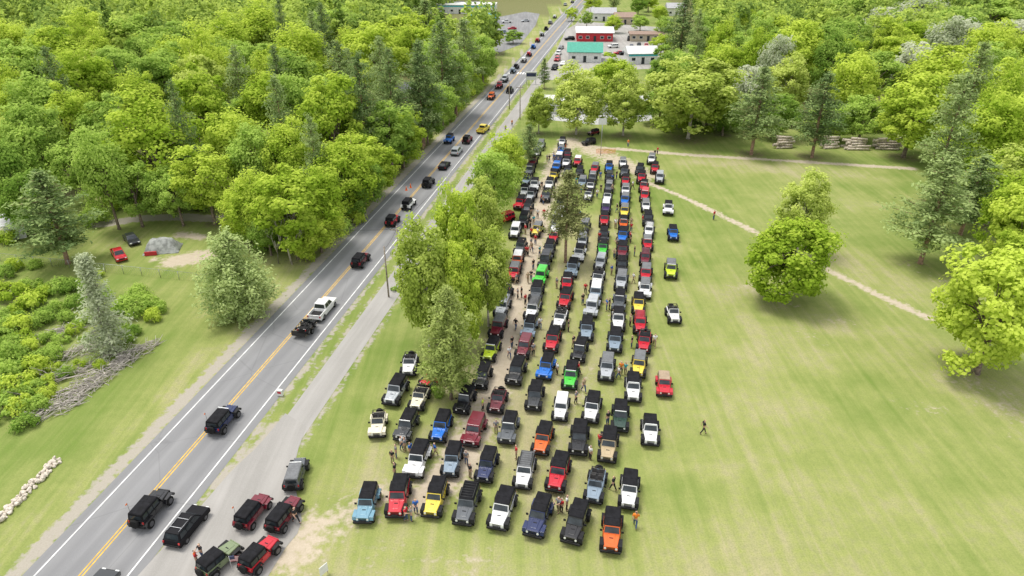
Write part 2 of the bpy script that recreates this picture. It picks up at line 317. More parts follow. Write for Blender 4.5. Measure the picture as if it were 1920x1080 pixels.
CARS=[(350,982,'suv','k',12,1,'long black estate car with roof rack beside the highway'),(605,577,'pickup','w',10.2,1,'white pickup truck towing a trailer on the highway'),
(172,1108,'sedan','f',10.2,1,'charcoal car cut by the bottom edge on the highway'),(833,308,'sedan','k',10.2,1,'black low car on the highway near the pale trees'),(856,282,'suv','s',10.2,1,'silver estate car on the highway by the wood'),
(906,241,'pickup','y',16,1,'yellow pickup truck turning at the far bend of the highway'),
(1032,42,'suv','g',12,1,'grey estate car far up the highway near the lots'),(1060,8,'suv','s',12,1,'silver estate car at the top of the highway'),(1073,3,'sedan','k',12,0,'black low car at the top edge of the highway'),
(222,475,'pickup','r',-38,0,'old red pickup truck in the left yard'),(246,446,'sedan','f',-40,0,'dark car behind the red pickup in the yard'),
(950,40,'pickup','w',80,0,'white truck in the far left lot'),(935,68,'suv','k',70,0,'black estate car at front of far left lot'),(985,38,'sedan','s',75,0,'silver car at the right of far left lot'),(940,60,'suv','u',72,0,'blue-grey estate car in the far left lot'),
(960,52,'sedan','r',75,0,'red car behind the black estate in the far left lot'),(925,50,'sedan','w',75,0,'white car at the left of far left lot'),(968,64,'sedan','n',72,0,'navy car near the entrance of far left lot'),
(1040,126,'suv','k',15,0,'black estate car nearest the green-roofed building'),(1045,110,'suv','r',15,0,'red estate car left of the green-roofed building'),(1047,99,'suv','w',15,0,'white estate car left of the green-roofed building'),(1052,88,'sedan','g',15,0,'grey car left behind the green-roofed building'),
(1056,118,'sedan','w',15,0,'white car by the corner of the green-roofed building'),(1150,118,'sedan','k',10,0,'black car between the green-roofed building and the shop'),(1162,118,'suv','s',10,0,'silver estate between the green-roofed building and the shop'),(1160,98,'sedan','r',80,0,'red car in the middle of the right lot'),(1150,86,'suv','w',80,0,'white estate in the middle of the right lot'),
(1068,72,'suv','k',80,0,'black estate car in front of the red building'),(1180,72,'suv','k',10,0,'first black estate car right of the red building'),(1192,71,'suv','m',10,0,'maroon estate car in the dark row right of the red building'),(1205,70,'suv','k',10,0,'middle black estate car of the row right of the red building'),(1218,69,'suv','g',10,0,'grey estate car in the row right of the red building'),(1230,69,'suv','k',10,0,'last black estate car right of the red building'),
(1184,86,'sedan','n',10,0,'navy car in front of the dark row by the red building'),(1198,85,'suv','k',10,0,'black estate in front of the dark row by the red building'),(1212,84,'sedan','r',10,0,'red car in front of the dark row by the red building'),(1172,99,'suv','k',80,0,'black estate right of the red car in the right lot'),(1140,100,'sedan','s',80,0,'silver car left of the red car in the right lot'),(1226,86,'suv','w',10,0,'white estate at the end of the front row by the red building'),
(303,157,'sedan','b',30,0,'blue car glimpsed among the trees of the left wood')]
for u,v,kd,cl,hd,aw,lab in CARS:
    x,y=G(u,v,.7); a=math.radians(hd); sc=VS*.98
    if kd=='pickup' and cl=='r': sc=.72
    if u==350: sc=.8
    inst(CK[kd],{'suv':'estate_car','sedan':'car','pickup':'pickup_truck'}[kd],lab,'truck' if kd=='pickup' else 'car',(x,y,0),(PI-a if aw else -a),None,{'paint':BLK if cl=='k' else PAINT[cl]},sc,far=y>110)
    VEH.append((x,y,'the '+' '.join(lab.split()[:3])))
tx,ty=G(572,615,.5)
tr=thing('flatbed_trailer','low black trailer with rails hitched to the white pickup','trailer',(tx,ty,0),PI-AL); tr.scale=(VS,VS,VS)
MB().box(-.95,.95,-1.6,1.9,.5,.6).build('deck',M['wood'],tr)
MB().tube([(-.95,-1.6,.95),(-.95,1.9,.95)],.03).tube([(.95,-1.6,.95),(.95,1.9,.95)],.03).tube([(-.95,-1.6,.6),(-.95,-1.6,.95)],.03).tube([(.95,-1.6,.6),(.95,-1.6,.95)],.03).tube([(-.95,1.9,.6),(-.95,1.9,.95)],.03).tube([(.95,1.9,.6),(.95,1.9,.95)],.03).tube([(-.95,-1.6,.95),(.95,-1.6,.95)],.03).build('rail',M['tube'],tr)
MB().box(-.9,.9,1.9,1.96,.5,1.25).build('tail_ramp',M['tube'],tr)
MB().tube([(-.5,-1.6,.5),(0,-2.9,.5)],.05).tube([(.5,-1.6,.5),(0,-2.9,.5)],.05).build('tow_bar',M['tube'],tr)
for x in (-1.08,1.08):
    w=ob('wheel',WC,tr,(x,.3,.36)); ob('rim',RC,w)
place_or(573,606,'k02',AL,'small black open buggy carried on the trailer behind the pickup',None,True,z=1.0,base=.53,scale=.68)
# ---------------------------------------------------------------- foliage
def leafmat(name,dark,light,trans=.48):
    m=bpy.data.materials.new(name); m.use_nodes=True; nt=m.node_tree; nt.nodes.clear()
    at=nd(nt,'ShaderNodeAttribute',attribute_name='tint'); oi=nd(nt,'ShaderNodeObjectInfo')
    f=mth(nt,'ADD',at.outputs['Fac'],mth(nt,'MULTIPLY',mth(nt,'SUBTRACT',oi.outputs['Random'],.5),.85))
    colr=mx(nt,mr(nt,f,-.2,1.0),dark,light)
    n=noise(nt,.25,2,coord(nt)); colr=mx(nt,mr(nt,n,.3,.7,0,.22),colr,tuple(x*.8 for x in dark))
    d=nd(nt,'ShaderNodeBsdfDiffuse'); t=nd(nt,'ShaderNodeBsdfTranslucent'); ms=nd(nt,'ShaderNodeMixShader'); o=nd(nt,'ShaderNodeOutputMaterial')
    nt.links.new(colr,d.inputs[0]); nt.links.new(colr,t.inputs[0]); ms.inputs[0].default_value=trans
    nt.links.new(d.outputs[0],ms.inputs[1]); nt.links.new(t.outputs[0],ms.inputs[2]); nt.links.new(ms.outputs[0],o.inputs[0]); return m
LF={'D':leafmat('leaf_bright',(.33,.48,.045),(.66,.77,.13)),'M':leafmat('leaf_mid',(.22,.365,.06),(.52,.68,.15)),'W':leafmat('leaf_pale',(.40,.51,.09),(.70,.78,.22)),
'P':leafmat('needle_green',(.16,.245,.09),(.42,.52,.20),.36),'C':leafmat('needle_light',(.23,.33,.11),(.52,.62,.25),.38),'Q':leafmat('needle_olive',(.19,.26,.07),(.46,.54,.17),.4),'R':leafmat('needle_brown',(.2,.22,.085),(.44,.46,.19),.35),'S':leafmat('needle_grey',(.33,.39,.24),(.57,.62,.41),.38),
'O':leafmat('leaf_blossom',(.42,.49,.28),(.74,.76,.6))}
def nrm(a): return a/(np.linalg.norm(a,axis=-1,keepdims=True)+1e-9)
def leafmesh(name,C,N,sz,tint,m,asp=.7):
    n=len(C); N=nrm(N+NR.normal(0,.35,(n,3))); a=nrm(np.cross(N,NR.normal(0,1,(n,3)))); b=np.cross(N,a)
    V=np.empty((n,4,3),np.float32); s=sz[:,None]
    V[:,0]=C+a*s; V[:,1]=C+b*s*asp; V[:,2]=C-a*s; V[:,3]=C-b*s*asp
    me=bpy.data.meshes.new(name); me.vertices.add(4*n); me.vertices.foreach_set('co',V.ravel())
    me.loops.add(4*n); me.loops.foreach_set('vertex_index',np.arange(4*n,dtype=np.int32))
    me.polygons.add(n); me.polygons.foreach_set('loop_start',np.arange(0,4*n,4,dtype=np.int32))
    at=me.attributes.new('tint','FLOAT','POINT'); at.data.foreach_set('value',np.repeat(tint,4).astype(np.float32))
    me.materials.append(m); me.update(calc_edges=True); return me
def decid(nl=72,R=5.,Hh=15.,zc=.56,zr=.46,lr=.27,dens=150,sz=.22,spread=.80,low=-.85,fe=0.):
    Cs=[];Ns=[];Ts=[];LC=[]
    bump=nrm(NR.normal(0,1,(7,3)))
    for i in range(nl):
        while True:
            d=nrm(NR.normal(0,1,3))
            if d[2]>low: break
        k=NR.uniform(.62-fe,1.1)*spread*(.8+.34*max(0,(bump@d).max()-.55)/.45); lc=np.array([d[0]*R*k,d[1]*R*k,zc*Hh+d[2]*zr*Hh*k]); LC.append(lc)
        r=lr*R*NR.uniform(.5,1.35); n=int(dens*NR.uniform(.7,1.3)); p=nrm(NR.normal(0,1,(n*2,3))); p=p[(p@d)>-.5][:n]
        st=NR.uniform(.65,1.1)
        C=lc+p*r*NR.uniform(.4-fe,1.14+fe,(len(p),1))*np.array([1,1,st]); Cs.append(C); Ns.append(p*.65+d*.3+np.array([0,0,.4])); Ts.append(np.clip(NR.uniform(.1,.7)+NR.normal(0,.16,len(p))+.2*p[:,2]+.1*d[2],0,1))  # tint brightens toward lobe and crown tops, top light put into the colour
    C=np.vstack(Cs);N=np.vstack(Ns);T=np.concatenate(Ts)
    C[:,2]=np.maximum(C[:,2],.15)
    return C,N,sz*NR.uniform(.55,1.35,len(C)),T,LC
def trunkmesh(LC,Hh,r=.26,top=.5,m=None,lean=.3,nb=14):
    t=MB(); x1,y1=NR.uniform(-lean,lean,2); t.tube([(0,0,-.3),(0,0,.4),(x1*.5,y1*.5,Hh*top*.5),(x1,y1,Hh*top)],[r*1.5,r*1.05,r*.85,r*.6],8)
    for lc in LC[:nb]:
        z0=Hh*top*NR.uniform(.5,1.); p0=np.array([x1*z0/Hh/top,y1*z0/Hh/top,z0]); md=(p0+lc)/2+np.array([0,0,.4])
        t.tube([p0,md,lc],[r*.42,r*.25,r*.08],5)
    return t.mesh('trunk',m or M['bark'])
def pine(R=4.4,Hh=17.,base=.28,lev=15,nb=6,pw=.6,sz=.25,flat=.55,dr=.2,dens=15,rag=.5):
    Cs=[];Ns=[];Ts=[];BR=[]
    for i in range(lev):
        t=i/(lev-1); z=(base+(1-base)*t*.95)*Hh; L0=R*((1-t)**pw)*(.7+.3*min(1,t*4))
        for j in range(nb):
            L=max(.45,L0*NR.uniform(rag,1.18)); a=2*PI*(j+NR.uniform(-.4,.4))/nb+i*1.3; zz=z+NR.uniform(-.5,.5); e=np.array([math.cos(a)*L,math.sin(a)*L,max(.3,zz+L*dr)]); s=np.array([0,0,zz])
            BR.append((s,e)); tt=NR.uniform(.15,.8)
            nc=max(2,int(L*2.3))
            for q in np.linspace(.28,1,nc):
                cc=s+(e-s)*q; n=int(dens*NR.uniform(.7,1.3)); g=NR.normal(0,1,(n,3))*np.array([.4,.4,flat*.55])*(.6+.11*L)
                Cs.append(cc+g); Ns.append(np.array([0,0,1.])+g*1.1+NR.normal(0,.3,(n,3))); Ts.append(np.clip(tt+NR.normal(0,.16,n)+.2*(q-.6),0,1))
    C=np.vstack(Cs);N=np.vstack(Ns);T=np.concatenate(Ts)
    C[:,2]=np.maximum(C[:,2],.1)
    return C,N,sz*NR.uniform(.6,1.25,len(C)),T,BR
def pinetrunk(BR,Hh,r=.24,m=None):
    t=MB(); t.tube([(0,0,-.3),(0,0,.3),(.1,.05,Hh*.5),(0,0,Hh*.95)],[r*1.4,r,r*.7,.04],8)
    for s,e in BR[::2]: t.tube([s,(s+e)/2,e],[.06,.045,.015],4)
    return t.mesh('trunk',m or M['bark'])
def vari(k):
    if k in 'DMO':
        a=decid(nl=int(NR.integers(70,105)),lr=NR.uniform(.2,.28),dens=145,sz=NR.uniform(.19,.23),zr=NR.uniform(.44,.52),fe=.08); return leafmesh('crown',*a[:4],LF[k]),trunkmesh(a[4],15.),5.,15.,a
    if k=='F':
        a=decid(nl=130,zc=.5,zr=.52,lr=.22,dens=155,spread=.8,sz=.21,fe=.06); return leafmesh('crown',*a[:4],LF['D']),trunkmesh(a[4],15.,.26,.5,None,.3,24),5.,15.,a
    if k=='W':
        a=decid(nl=125,lr=.21,dens=155,spread=.82,zc=.52,zr=.5,sz=.21,fe=.1); return leafmesh('crown',*a[:4],LF['W']),trunkmesh(a[4],15.,.2,.6,M['barkpale'],.3,26),5.,15.,a
    if k in 'PR':
        a=pine(base=.32 if k=='R' else .2,dens=14 if k=='R' else 16,lev=15,rag=.4,pw=.55); return leafmesh('crown',*a[:4],LF[k],.4),pinetrunk(a[4],17.,.24,M['barkred']),4.4,17.,a
    if k=='Q':
        a=pine(R=4.6,Hh=15.,base=.14,pw=.48,lev=15,nb=7,flat=.7,dens=17,sz=.26,rag=.35,dr=.25); return leafmesh('crown',*a[:4],LF['Q'],.42),pinetrunk(a[4],15.),4.6,15.,a
    if k=='S':
        a=pine(R=2.6,Hh=13.,base=.04,pw=.75,lev=26,nb=7,flat=.6,dr=-.12,dens=13,sz=.21,rag=.35); return leafmesh('crown',*a[:4],LF['S'],.42),pinetrunk(a[4],13.,.2,M['barkpale']),2.6,13.,a
    if k=='C':
        a=pine(R=5.2,Hh=11.,base=.05,pw=.48,lev=14,nb=9,flat=.8,dr=.15,dens=18,sz=.24,rag=.4); return leafmesh('crown',*a[:4],LF['C'],.45),pinetrunk(a[4],11.),5.2,11.,a
    if k in 'BE':
        a=decid(nl=20,R=1.6,Hh=1.6,zc=.4,zr=.55,lr=.34,dens=80,sz=.12,low=-.3,fe=.1); return leafmesh('foliage',*a[:4],LF['M' if k=='B' else 'D']),trunkmesh(a[4],1.6,.05,.5),1.6,1.6,a
VAR={k:[vari(k) for _ in range(n)] for k,n in (('D',7),('M',5),('W',3),('P',4),('R',1),('Q',2),('S',1),('C',1),('O',1),('F',2),('B',3),('E',3))}
NAMES={'D':'broadleaf_tree','M':'broadleaf_tree','F':'broadleaf_tree','W':'pale_tree','P':'pine_tree','R':'pine_tree','Q':'pine_tree','C':'pine_tree','S':'spruce_tree','O':'blossom_tree','B':'shrub','E':'shrub'}
DESC={'D':'bright yellow-green tree','M':'mid-green broadleaf tree','W':'pale loose-crowned tree','P':'dark green pine','O':'whitish blossoming tree'}
NT=[0]
def tree(k,x,y,Rr,Hh,label,group=None,cat='tree'):
    cr,tk,R0,H0,_=RN.choice(VAR[k]); NT[0]+=1
    r=thing(NAMES[k],label,cat,(x,y,0),RN.uniform(0,6.28),group); r.scale=(Rr/R0,Rr/R0,Hh/H0)
    ob('trunk' if k not in 'BE' else 'stem',tk,r); ob('crown' if k not in 'BE' else 'foliage',cr,r); return r
TPOS=[]
def tree_base(k,ub,vb,vt,w,label):
    x,y=G(ub,vb); h=HT(y,vt)
    R=w/2/PXM(y,h*.55)*1.05; h*=.97; tree(k,x,y,R,h,label); TPOS.append((x,y,R))
for a in [('Q',846,748,530,130,'low dark pine at the edge of the parked columns, nearest the camera'),
('W',806,655,405,126,'pale yellow-green tree left of the low dark pine beside the field'),('F',866,605,328,98,'slim bright tree standing above the low dark pine'),('W',916,612,425,98,'pale tree on the dirt lane side of the low dark pine'),('F',862,655,425,95,'bright tree in the middle of the near roadside clump'),
('W',902,490,322,82,'pale tree linking the near and far roadside clumps'),('M',926,410,262,95,'mid-green tree in the far roadside clump along the path'),('D',950,358,238,80,'bright tree near the far end of the roadside row'),('P',992,310,230,58,'small dark pine at the far end of the roadside row'),
('R',1060,492,314,108,'brownish pine with bare trunk rising among the parked columns'),
('F',1465,562,388,158,'big round bright tree alone in the open field'),('W',1494,475,315,100,'paler tree just behind the big round field tree'),
('P',1725,494,285,165,'large pine at the right edge of the field'),('F',1830,700,432,212,'huge bright tree at the right edge nearest the camera'),('P',1800,440,285,130,'second pine close behind the large field-edge pine'),('D',1888,520,330,130,'bright tree right of the large field-edge pine'),('D',1790,330,215,110,'bright tree just behind the large field-edge pine'),('W',1850,420,270,120,'pale tree behind the two field-edge pines, on their right'),
('P',1522,295,128,108,'pine with bare trunk beside the log piles'),('P',1408,290,118,115,'pine with bare trunk left of the log piles'),('W',1290,260,98,170,'wide pale tree with forked trunk at the far treeline'),
('W',1080,252,118,105,'pale tree beside the lot, left of a similar one'),('W',1168,254,128,92,'pale tree beside the lot, right of a similar one'),('D',1142,205,85,95,'bright tree in front of the green-roofed building'),('W',1010,250,165,58,'small pale tree beside the highway path'),('P',1020,166,108,32,'slender pine beside the roadside sign'),
('C',455,592,428,158,'broad conical green pine left of the highway'),('S',212,660,465,92,'ragged grey-green spruce standing in the scrub'),('P',128,494,316,165,'big pine at the left yard'),
('M',962,82,55,36,'small round tree at the entrance of far left lot')]: tree_base(*a)
WOODS={'left wood':[],'right wood':[]}
def crown_at(k,u,v,w,Hh,wood):
    x,y=G(u,v,Hh*.57); R=w/2/PXM(y,Hh*.57)
    if wood=='left wood':
        lim=-(4.6+R*.40); o=OFF(x,y)
        if o>lim: x-=(o-lim)
    WOODS[wood].append((k,x,y,R*1.13,Hh*RN.uniform(.92,1.14))); TPOS.append((x,y,R))
for k,u,v,w,h in parse("D,290,280,160,17 D,375,220,120,17 D,445,270,120,16 D,385,335,110,13 M,70,265,110,16 M,20,335,100,15 M,40,150,120,18 D,165,170,120,18 M,210,240,100,16 D,545,385,145,14 D,480,385,95,12 D,650,320,115,14 D,622,245,120,17 M,560,210,100,17 P,530,250,75,19 D,500,190,110,17 P,680,215,90,20 D,700,115,120,18 D,560,110,110,18 D,480,70,110,18 D,420,90,100,18 M,330,90,120,18 M,250,70,110,18 D,170,60,110,18 D,100,100,100,18 M,742,250,110,14 P,735,190,85,19 P,790,170,90,20 P,830,135,90,20 P,855,185,80,18 P,870,95,80,20 M,880,145,70,16 M,905,105,62,15 P,800,60,80,19 D,760,70,90,18 P,640,150,90,20 M,620,60,100,18 D,390,150,90,19 M,300,150,110,18 D,130,230,100,16 M,150,300,100,14 D,735,305,95,11 D,640,400,90,9 M,700,340,80,9 M,250,360,90,10 M,195,330,90,15 D,540,300,100,15 M,480,310,90,14 M,840,215,70,11 M,60,370,90,12 M,330,365,80,9 D,590,440,80,7 D,450,395,80,9 D,790,260,80,10 M,870,195,60,10 P,895,150,55,15 M,500,430,70,7 D,625,425,80,7 M,670,365,80,8 D,595,380,95,12 P,345,270,70,19 P,110,180,75,20 P,590,300,65,17 P,450,160,75,20"):
    crown_at(k,int(u),int(v),float(w),float(h),'left wood')
for k,u,v,w,h in parse("D,1600,160,95,16 M,1570,70,100,18 D,1490,110,100,17 D,1450,70,90,18 D,1400,50,90,18 M,1340,60,90,18 P,1280,55,80,19 M,1250,130,80,14 D,1360,120,90,15 M,1640,140,95,16 D,1690,100,95,17 D,1715,215,130,15 D,1765,150,140,17 P,1820,175,110,20 D,1850,110,100,17 D,1890,165,100,17 M,1780,60,100,18 M,1850,40,100,18 O,1720,40,90,16 O,1655,60,80,15 M,1600,30,90,18 O,1905,70,90,15 P,1780,265,110,19 D,1850,260,120,15 D,1910,250,110,15 D,1872,330,135,14 D,1905,390,110,14 M,1330,190,80,10 M,1240,190,70,9 W,1480,160,80,13 M,1620,220,80,9 D,1915,470,90,10 M,1460,215,80,9 M,1560,225,80,8 M,1360,215,80,8"):
    crown_at(k,int(u),int(v),float(w),float(h),'right wood')
def free(x,y,d): return all((x-a)**2+(y-b)**2>(d*.5+r*.6)**2 for a,b,r in TPOS)
sp=9.4
for yy in np.arange(110,222,sp):
    for xx in np.arange(-190,190,sp):
        x=xx+NR.uniform(-3,3); y=yy+NR.uniform(-3,3); o=OFF(x,y)
        if abs(x)>.80*y+8: continue
        wood=None
        if o<-11: wood='left wood'
        elif (y>156 and x>37+(y-152)*.22) or (x>92 and y>102): wood='right wood'
        if wood and free(x,y,sp):
            k=RN.choice('DDDDDMMMPPW' if wood=='left wood' else 'DDDMMMPWWO'); h=RN.uniform(11,20)+(3 if k=='P' else 0); R=RN.uniform(4.2,7.2)*(.75 if k=='P' else 1)
            WOODS[wood].append((k,x,y,R,h)); TPOS.append((x,y,R))
for wood,L in WOODS.items():
    L.sort(key=lambda t:(int(t[2]/12),-t[1] if wood=='left wood' else t[1])); rank=None; n=0; rk=0
    for k,x,y,R,h in L:
        b=int(y/12)
        if b!=rank: rank=b; n=0; rk+=1
        n+=1
        tree(k,x,y,R,h,'%s, %s from the %s, %s rank of the %s'%(DESC[k],ORD(n),'road' if wood=='left wood' else 'lot',ORD(rk),wood),'trees of the '+wood)
def far_wood():
    Cs=[];Ns=[];Zs=[];Ts=[]
    src=[VAR[k][i][4]+(VAR[k][i][2],VAR[k][i][3]) for k,i in (('D',0),('D',1),('M',0),('D',2),('P',1),('M',1))]
    sp=9.4
    for yy in np.arange(222,640,sp):
        for xx in np.arange(-520,520,sp):
            x=xx+NR.uniform(-4,4); y=yy+NR.uniform(-4,4); o=OFF(x,y)
            if abs(x)>.82*y+12: continue
            if y<460:
                if o>-11 and x<62+(y-225)*.2: continue
                if -62<o<0 and y>262: continue
            elif -8<o<12: continue
            C,N,z,T,_,R0,H0=src[NR.integers(0,6)]; n=600 if y<330 else 320; id=NR.integers(0,len(C),n)
            R=NR.uniform(4.,6.8); h=NR.uniform(11,21); a=NR.uniform(0,6.28); q=C[id]*np.array([R/R0*.95,R/R0*.95,h/H0]); rot=np.array([[math.cos(a),math.sin(a),0],[-math.sin(a),math.cos(a),0],[0,0,1]])
            Cs.append(q@rot+np.array([x,y,0])); Ns.append(N[id]@rot); Zs.append(z[id]*(3.0 if n==600 else 4.0)); Ts.append(np.clip(T[id]*.7+NR.uniform(-.5,.5),0,1))
    me=leafmesh('distant_wood',np.vstack(Cs),np.vstack(Ns),np.concatenate(Zs),np.concatenate(Ts),leafmat('leaf_distant',(.18,.295,.07),(.58,.70,.15)))
    tag(ob('distant_wood',me),'far-off mixed wood beyond the nearer trees and buildings','woodland',None,'stuff')
far_wood()
# shrubs
shr=parse("20,560,2.0 62,578,1.8 110,548,1.6 150,575,1.3 95,600,1.2 40,620,1.5 250,590,1.8 275,575,1.4 290,600,1.1 20,680,1.7 70,700,1.4 110,672,.9 35,735,1.8 12,775,1.6 60,660,1.1 5,720,1.7 20,455,1.6 130,545,1.2 235,640,.9 10,520,1.3 180,600,1.1 45,800,1.1 55,540,1.3 15,600,1.5 5,640,1.3 45,705,1.2 25,650,1.2 10,740,1.5 265,555,1.2 300,585,.9 130,600,.9 90,640,.9 30,590,1.3 160,545,1.0 95,720,.8 150,690,.8 190,690,.7 30,505,1.2 70,500,1.0 180,520,1.0 75,610,1.1 115,640,.9 140,625,.9 80,680,1.0 120,705,.8 60,735,1.2 90,745,.9 165,640,.8 230,615,1.0 255,625,.8 75,770,1.0 40,770,1.2 205,640,.7 85,555,1.2 240,570,1.1 50,640,1.1 95,660,.9 20,620,1.2 150,610,.8 195,560,1.0 215,585,.9 110,580,1.0 35,670,1.2 100,695,.8")
for i,(u,v,r) in enumerate(shr):
    x,y=G(int(u),int(v)); r=float(r)*1.15; tree(RN.choice('BBE'),x,y,r,r*RN.uniform(.9,1.4),'low leafy shrub, %s counted across the scrub patch left of the highway'%ORD(i+1),'shrubs on rough ground','shrub')
for i,(u,v,r) in enumerate(parse("740,545,.5 865,722,.9 822,740,.8 800,690,.7")):
    x,y=G(int(u),int(v)); r=float(r); tree('B',x,y,r,r*1.2,'small green shrub, %s by the roadside pines'%ORD(i+1),'small shrubs by the pines','shrub')
i=0
for al in np.arange(56,176,4.2):
    o=-(7.0+RN.uniform(0,3)); x,y=RD(o,al); i+=1; r=RN.uniform(1.6,2.8)
    tree(RN.choice('BE'),x,y,r,r*RN.uniform(1.1,1.9),'leafy shrub at the foot of the left wood, %s along the roadside'%ORD(i),'shrubs along the wood edge','shrub')
for i,(u,v) in enumerate(parse("80,430 175,420 215,392 262,390 300,388 345,390 385,392 450,440 475,455 500,470 560,470 600,455 640,440 670,420 20,395 520,455 575,490")):
    x,y=G(int(u),int(v)); r=RN.uniform(1.6,2.6); tree(RN.choice('BE'),x,y,r,r*RN.uniform(1.2,2.),'bushy undergrowth shrub, %s along the front edge of left wood'%ORD(i+1),'undergrowth at the front of the wood','shrub')
for i,u in enumerate(range(1250,1740,26)):
    x,y=G(u,244+RN.uniform(-6,6)); r=RN.uniform(1.4,2.5); tree(RN.choice('BE'),x,y,r,r*RN.uniform(1.,1.6),'bushy shrub, %s along the foot of the right wood'%ORD(i+1),'undergrowth of the right wood','shrub')
# bare trees, brush
def bare(seed,L,r):
    g=random.Random(seed); t=MB()
    def br(p,d,l,r,n):
        q=p+d*l; m=(p+q)/2+Vector((g.uniform(-.1,.1),g.uniform(-.1,.1),g.uniform(-.1,.1)))*l
        t.tube([p,m,q],[r,r*.8,r*.55],5 if n<3 else 4)
        if n<4:
            for _ in range(3 if n else 4):
                dd=(d+Vector((g.uniform(-.8,.8),g.uniform(-.8,.8),g.uniform(-.3,.7)))*.85).normalized(); br(p+(q-p)*g.uniform(.55,1),dd,l*g.uniform(.5,.8),r*.5,n+1)
    br(Vector((0,0,-.2)),Vector((0,0,1)),L,r,0); return t.mesh('trunk',M['barkpale'])
x,y=G(548,496); b=thing('bare_tree','leafless pale tree at the front corner of the left wood','tree',(x,y,0)); ob('trunk',bare(3,4.6,.16),b)
x,y=G(522,494); b=thing('bare_tree','thin leafless tree left of the other leafless tree','tree',(x,y,0)); ob('trunk',bare(5,3.6,.12),b)
bm_=bare(9,3.4,.15)
for i,(u,v,az,lb) in enumerate([(160,705,-1.0,'grey fallen tree lying in the scrub nearest the highway'),(215,685,-1.1,'long fallen trunk pointing toward the broad conical pine'),(270,655,-1.2,'fallen dead tree at the highway side of the scrub'),(120,735,-.8,'lowest grey fallen tree of the scrub')]):
    x,y=G(u,v); o=ob('fallen_tree',bm_); tag(o,lb,'fallen tree','dead wood in the scrub'); o.location=(x,y,.25); o.rotation_euler=(math.radians(85),RN.uniform(0,6),az); o.scale=(.75,.75,.9)
DB=mat('dead_brush',(.48,.44,.39),.95,0,.35,2)
def brush(seed):
    g=random.Random(seed); t=MB()
    for _ in range(110):
        a=g.uniform(0,6.28); r=1.7*math.sqrt(g.random()); p=Vector((math.cos(a)*r*1.5,math.sin(a)*r*.8,g.uniform(.05,.8)*(1-r/2.6))); d=Vector((g.gauss(.8,.5),g.gauss(.2,.5),g.gauss(0,.3))).normalized()*g.uniform(.4,1.2)
        t.tube([p-d,p+Vector((0,0,g.uniform(-.05,.12))),p+d],[.045,.032,.012],4)
    return t.mesh('brush_pile',DB)
bp_=[brush(1),brush(2)]
for i,(u,v,lb) in enumerate([(135,745,'grey tangle of dead branches at the lower end of the scrub'),(168,722,'grey brush heap beside the fallen trees'),(212,690,'dead brush heap below the ragged spruce'),(262,660,'topmost heap of the brush line toward the conical pine'),(115,625,'dead brush heap left of the ragged spruce'),(150,660,'dead brush between the shrubs in the middle of the scrub'),(105,770,'lowest dead brush heap above the row of rocks'),(130,700,'brush heap in the middle between two fallen trees')]):
    x,y=G(u,v); o=ob('brush_pile',RN.choice(bp_)); tag(o,lb,'brush pile','dead wood in the scrub'); o.location=(x,y,0); o.rotation_euler=(0,0,RN.uniform(.5,1.1)); o.scale=(1,.8,RN.uniform(.8,1.3))
# ---------------------------------------------------------------- ground
def axis(a,b,st,lo,hi):
    L=list(np.arange(a,b,st)); d=st; p=a; q=L[-1]; A=[];B=[]
    while p>lo: d*=1.25; p-=d; A.append(p)
    d=st
    while q<hi: d*=1.25; q+=d; B.append(q)
    return np.array(A[::-1]+L+B)
gx=axis(-112,100,.6,-3500,3500); gy=axis(28,175,.6,-400,5000); X,Y=np.meshgrid(gx,gy); nx,ny=len(gx),len(gy)
def dpoly(pts):
    D=np.full(X.shape,1e9)
    for (x0,y0),(x1,y1) in zip(pts,pts[1:]):
        dx,dy=x1-x0,y1-y0; t=np.clip(((X-x0)*dx+(Y-y0)*dy)/(dx*dx+dy*dy+1e-9),0,1); D=np.minimum(D,np.hypot(X-x0-t*dx,Y-y0-t*dy))
    return D
def soft(D,w,s): return np.clip(.5+(w-D)/s,0,1)
dirt=np.zeros(X.shape); dry=np.zeros(X.shape); wd=np.zeros(X.shape); grav=np.zeros(X.shape)
def pp(s): return [G(*map(float,p.split(','))) for p in s.split()]
for s,w,f in [("800,925 850,880 905,780 940,695 961,615 978,545 1000,455 1020,370 1044,300 1072,262",1.9,2.0),("1050,262 1120,276 1300,291 1500,303 1710,316",.85,.9),("1210,340 1300,378 1420,437 1560,510 1650,555 1740,595",.62,.8),
  ("1080,268 1140,295 1215,330",2.2,4),("560,1000 640,968 720,935 800,915",1.1,2.6),("530,1045 575,1000",1.7,3),("330,490 385,478",2.0,1.5),("340,440 378,445",1.0,1.2),("285,488 292,486",.4,1)]:
    dirt=np.maximum(dirt,soft(dpoly(pp(s)),w,f*2))
for s,w,f in [("1870,735 1910,790",2.5,5),("1560,598 1585,606",1.5,3),("1370,545 1395,538",1.4,3),("850,735 880,715",1.5,3),("1060,497 1064,480",1.2,2),("1440,562 1490,568",1.5,3),("700,1050 900,1055",1.5,4),("1100,700 1040,850",2,6),("1170,560 1150,700",1.5,5),("1780,700 1840,720",2,5),("1720,505 1750,520",1.5,4),("1500,620 1540,640",1,3),("1700,760 1760,770",1.2,4)]:
    dirt=np.maximum(dirt,soft(dpoly(pp(s)),w,f*2)*.5)
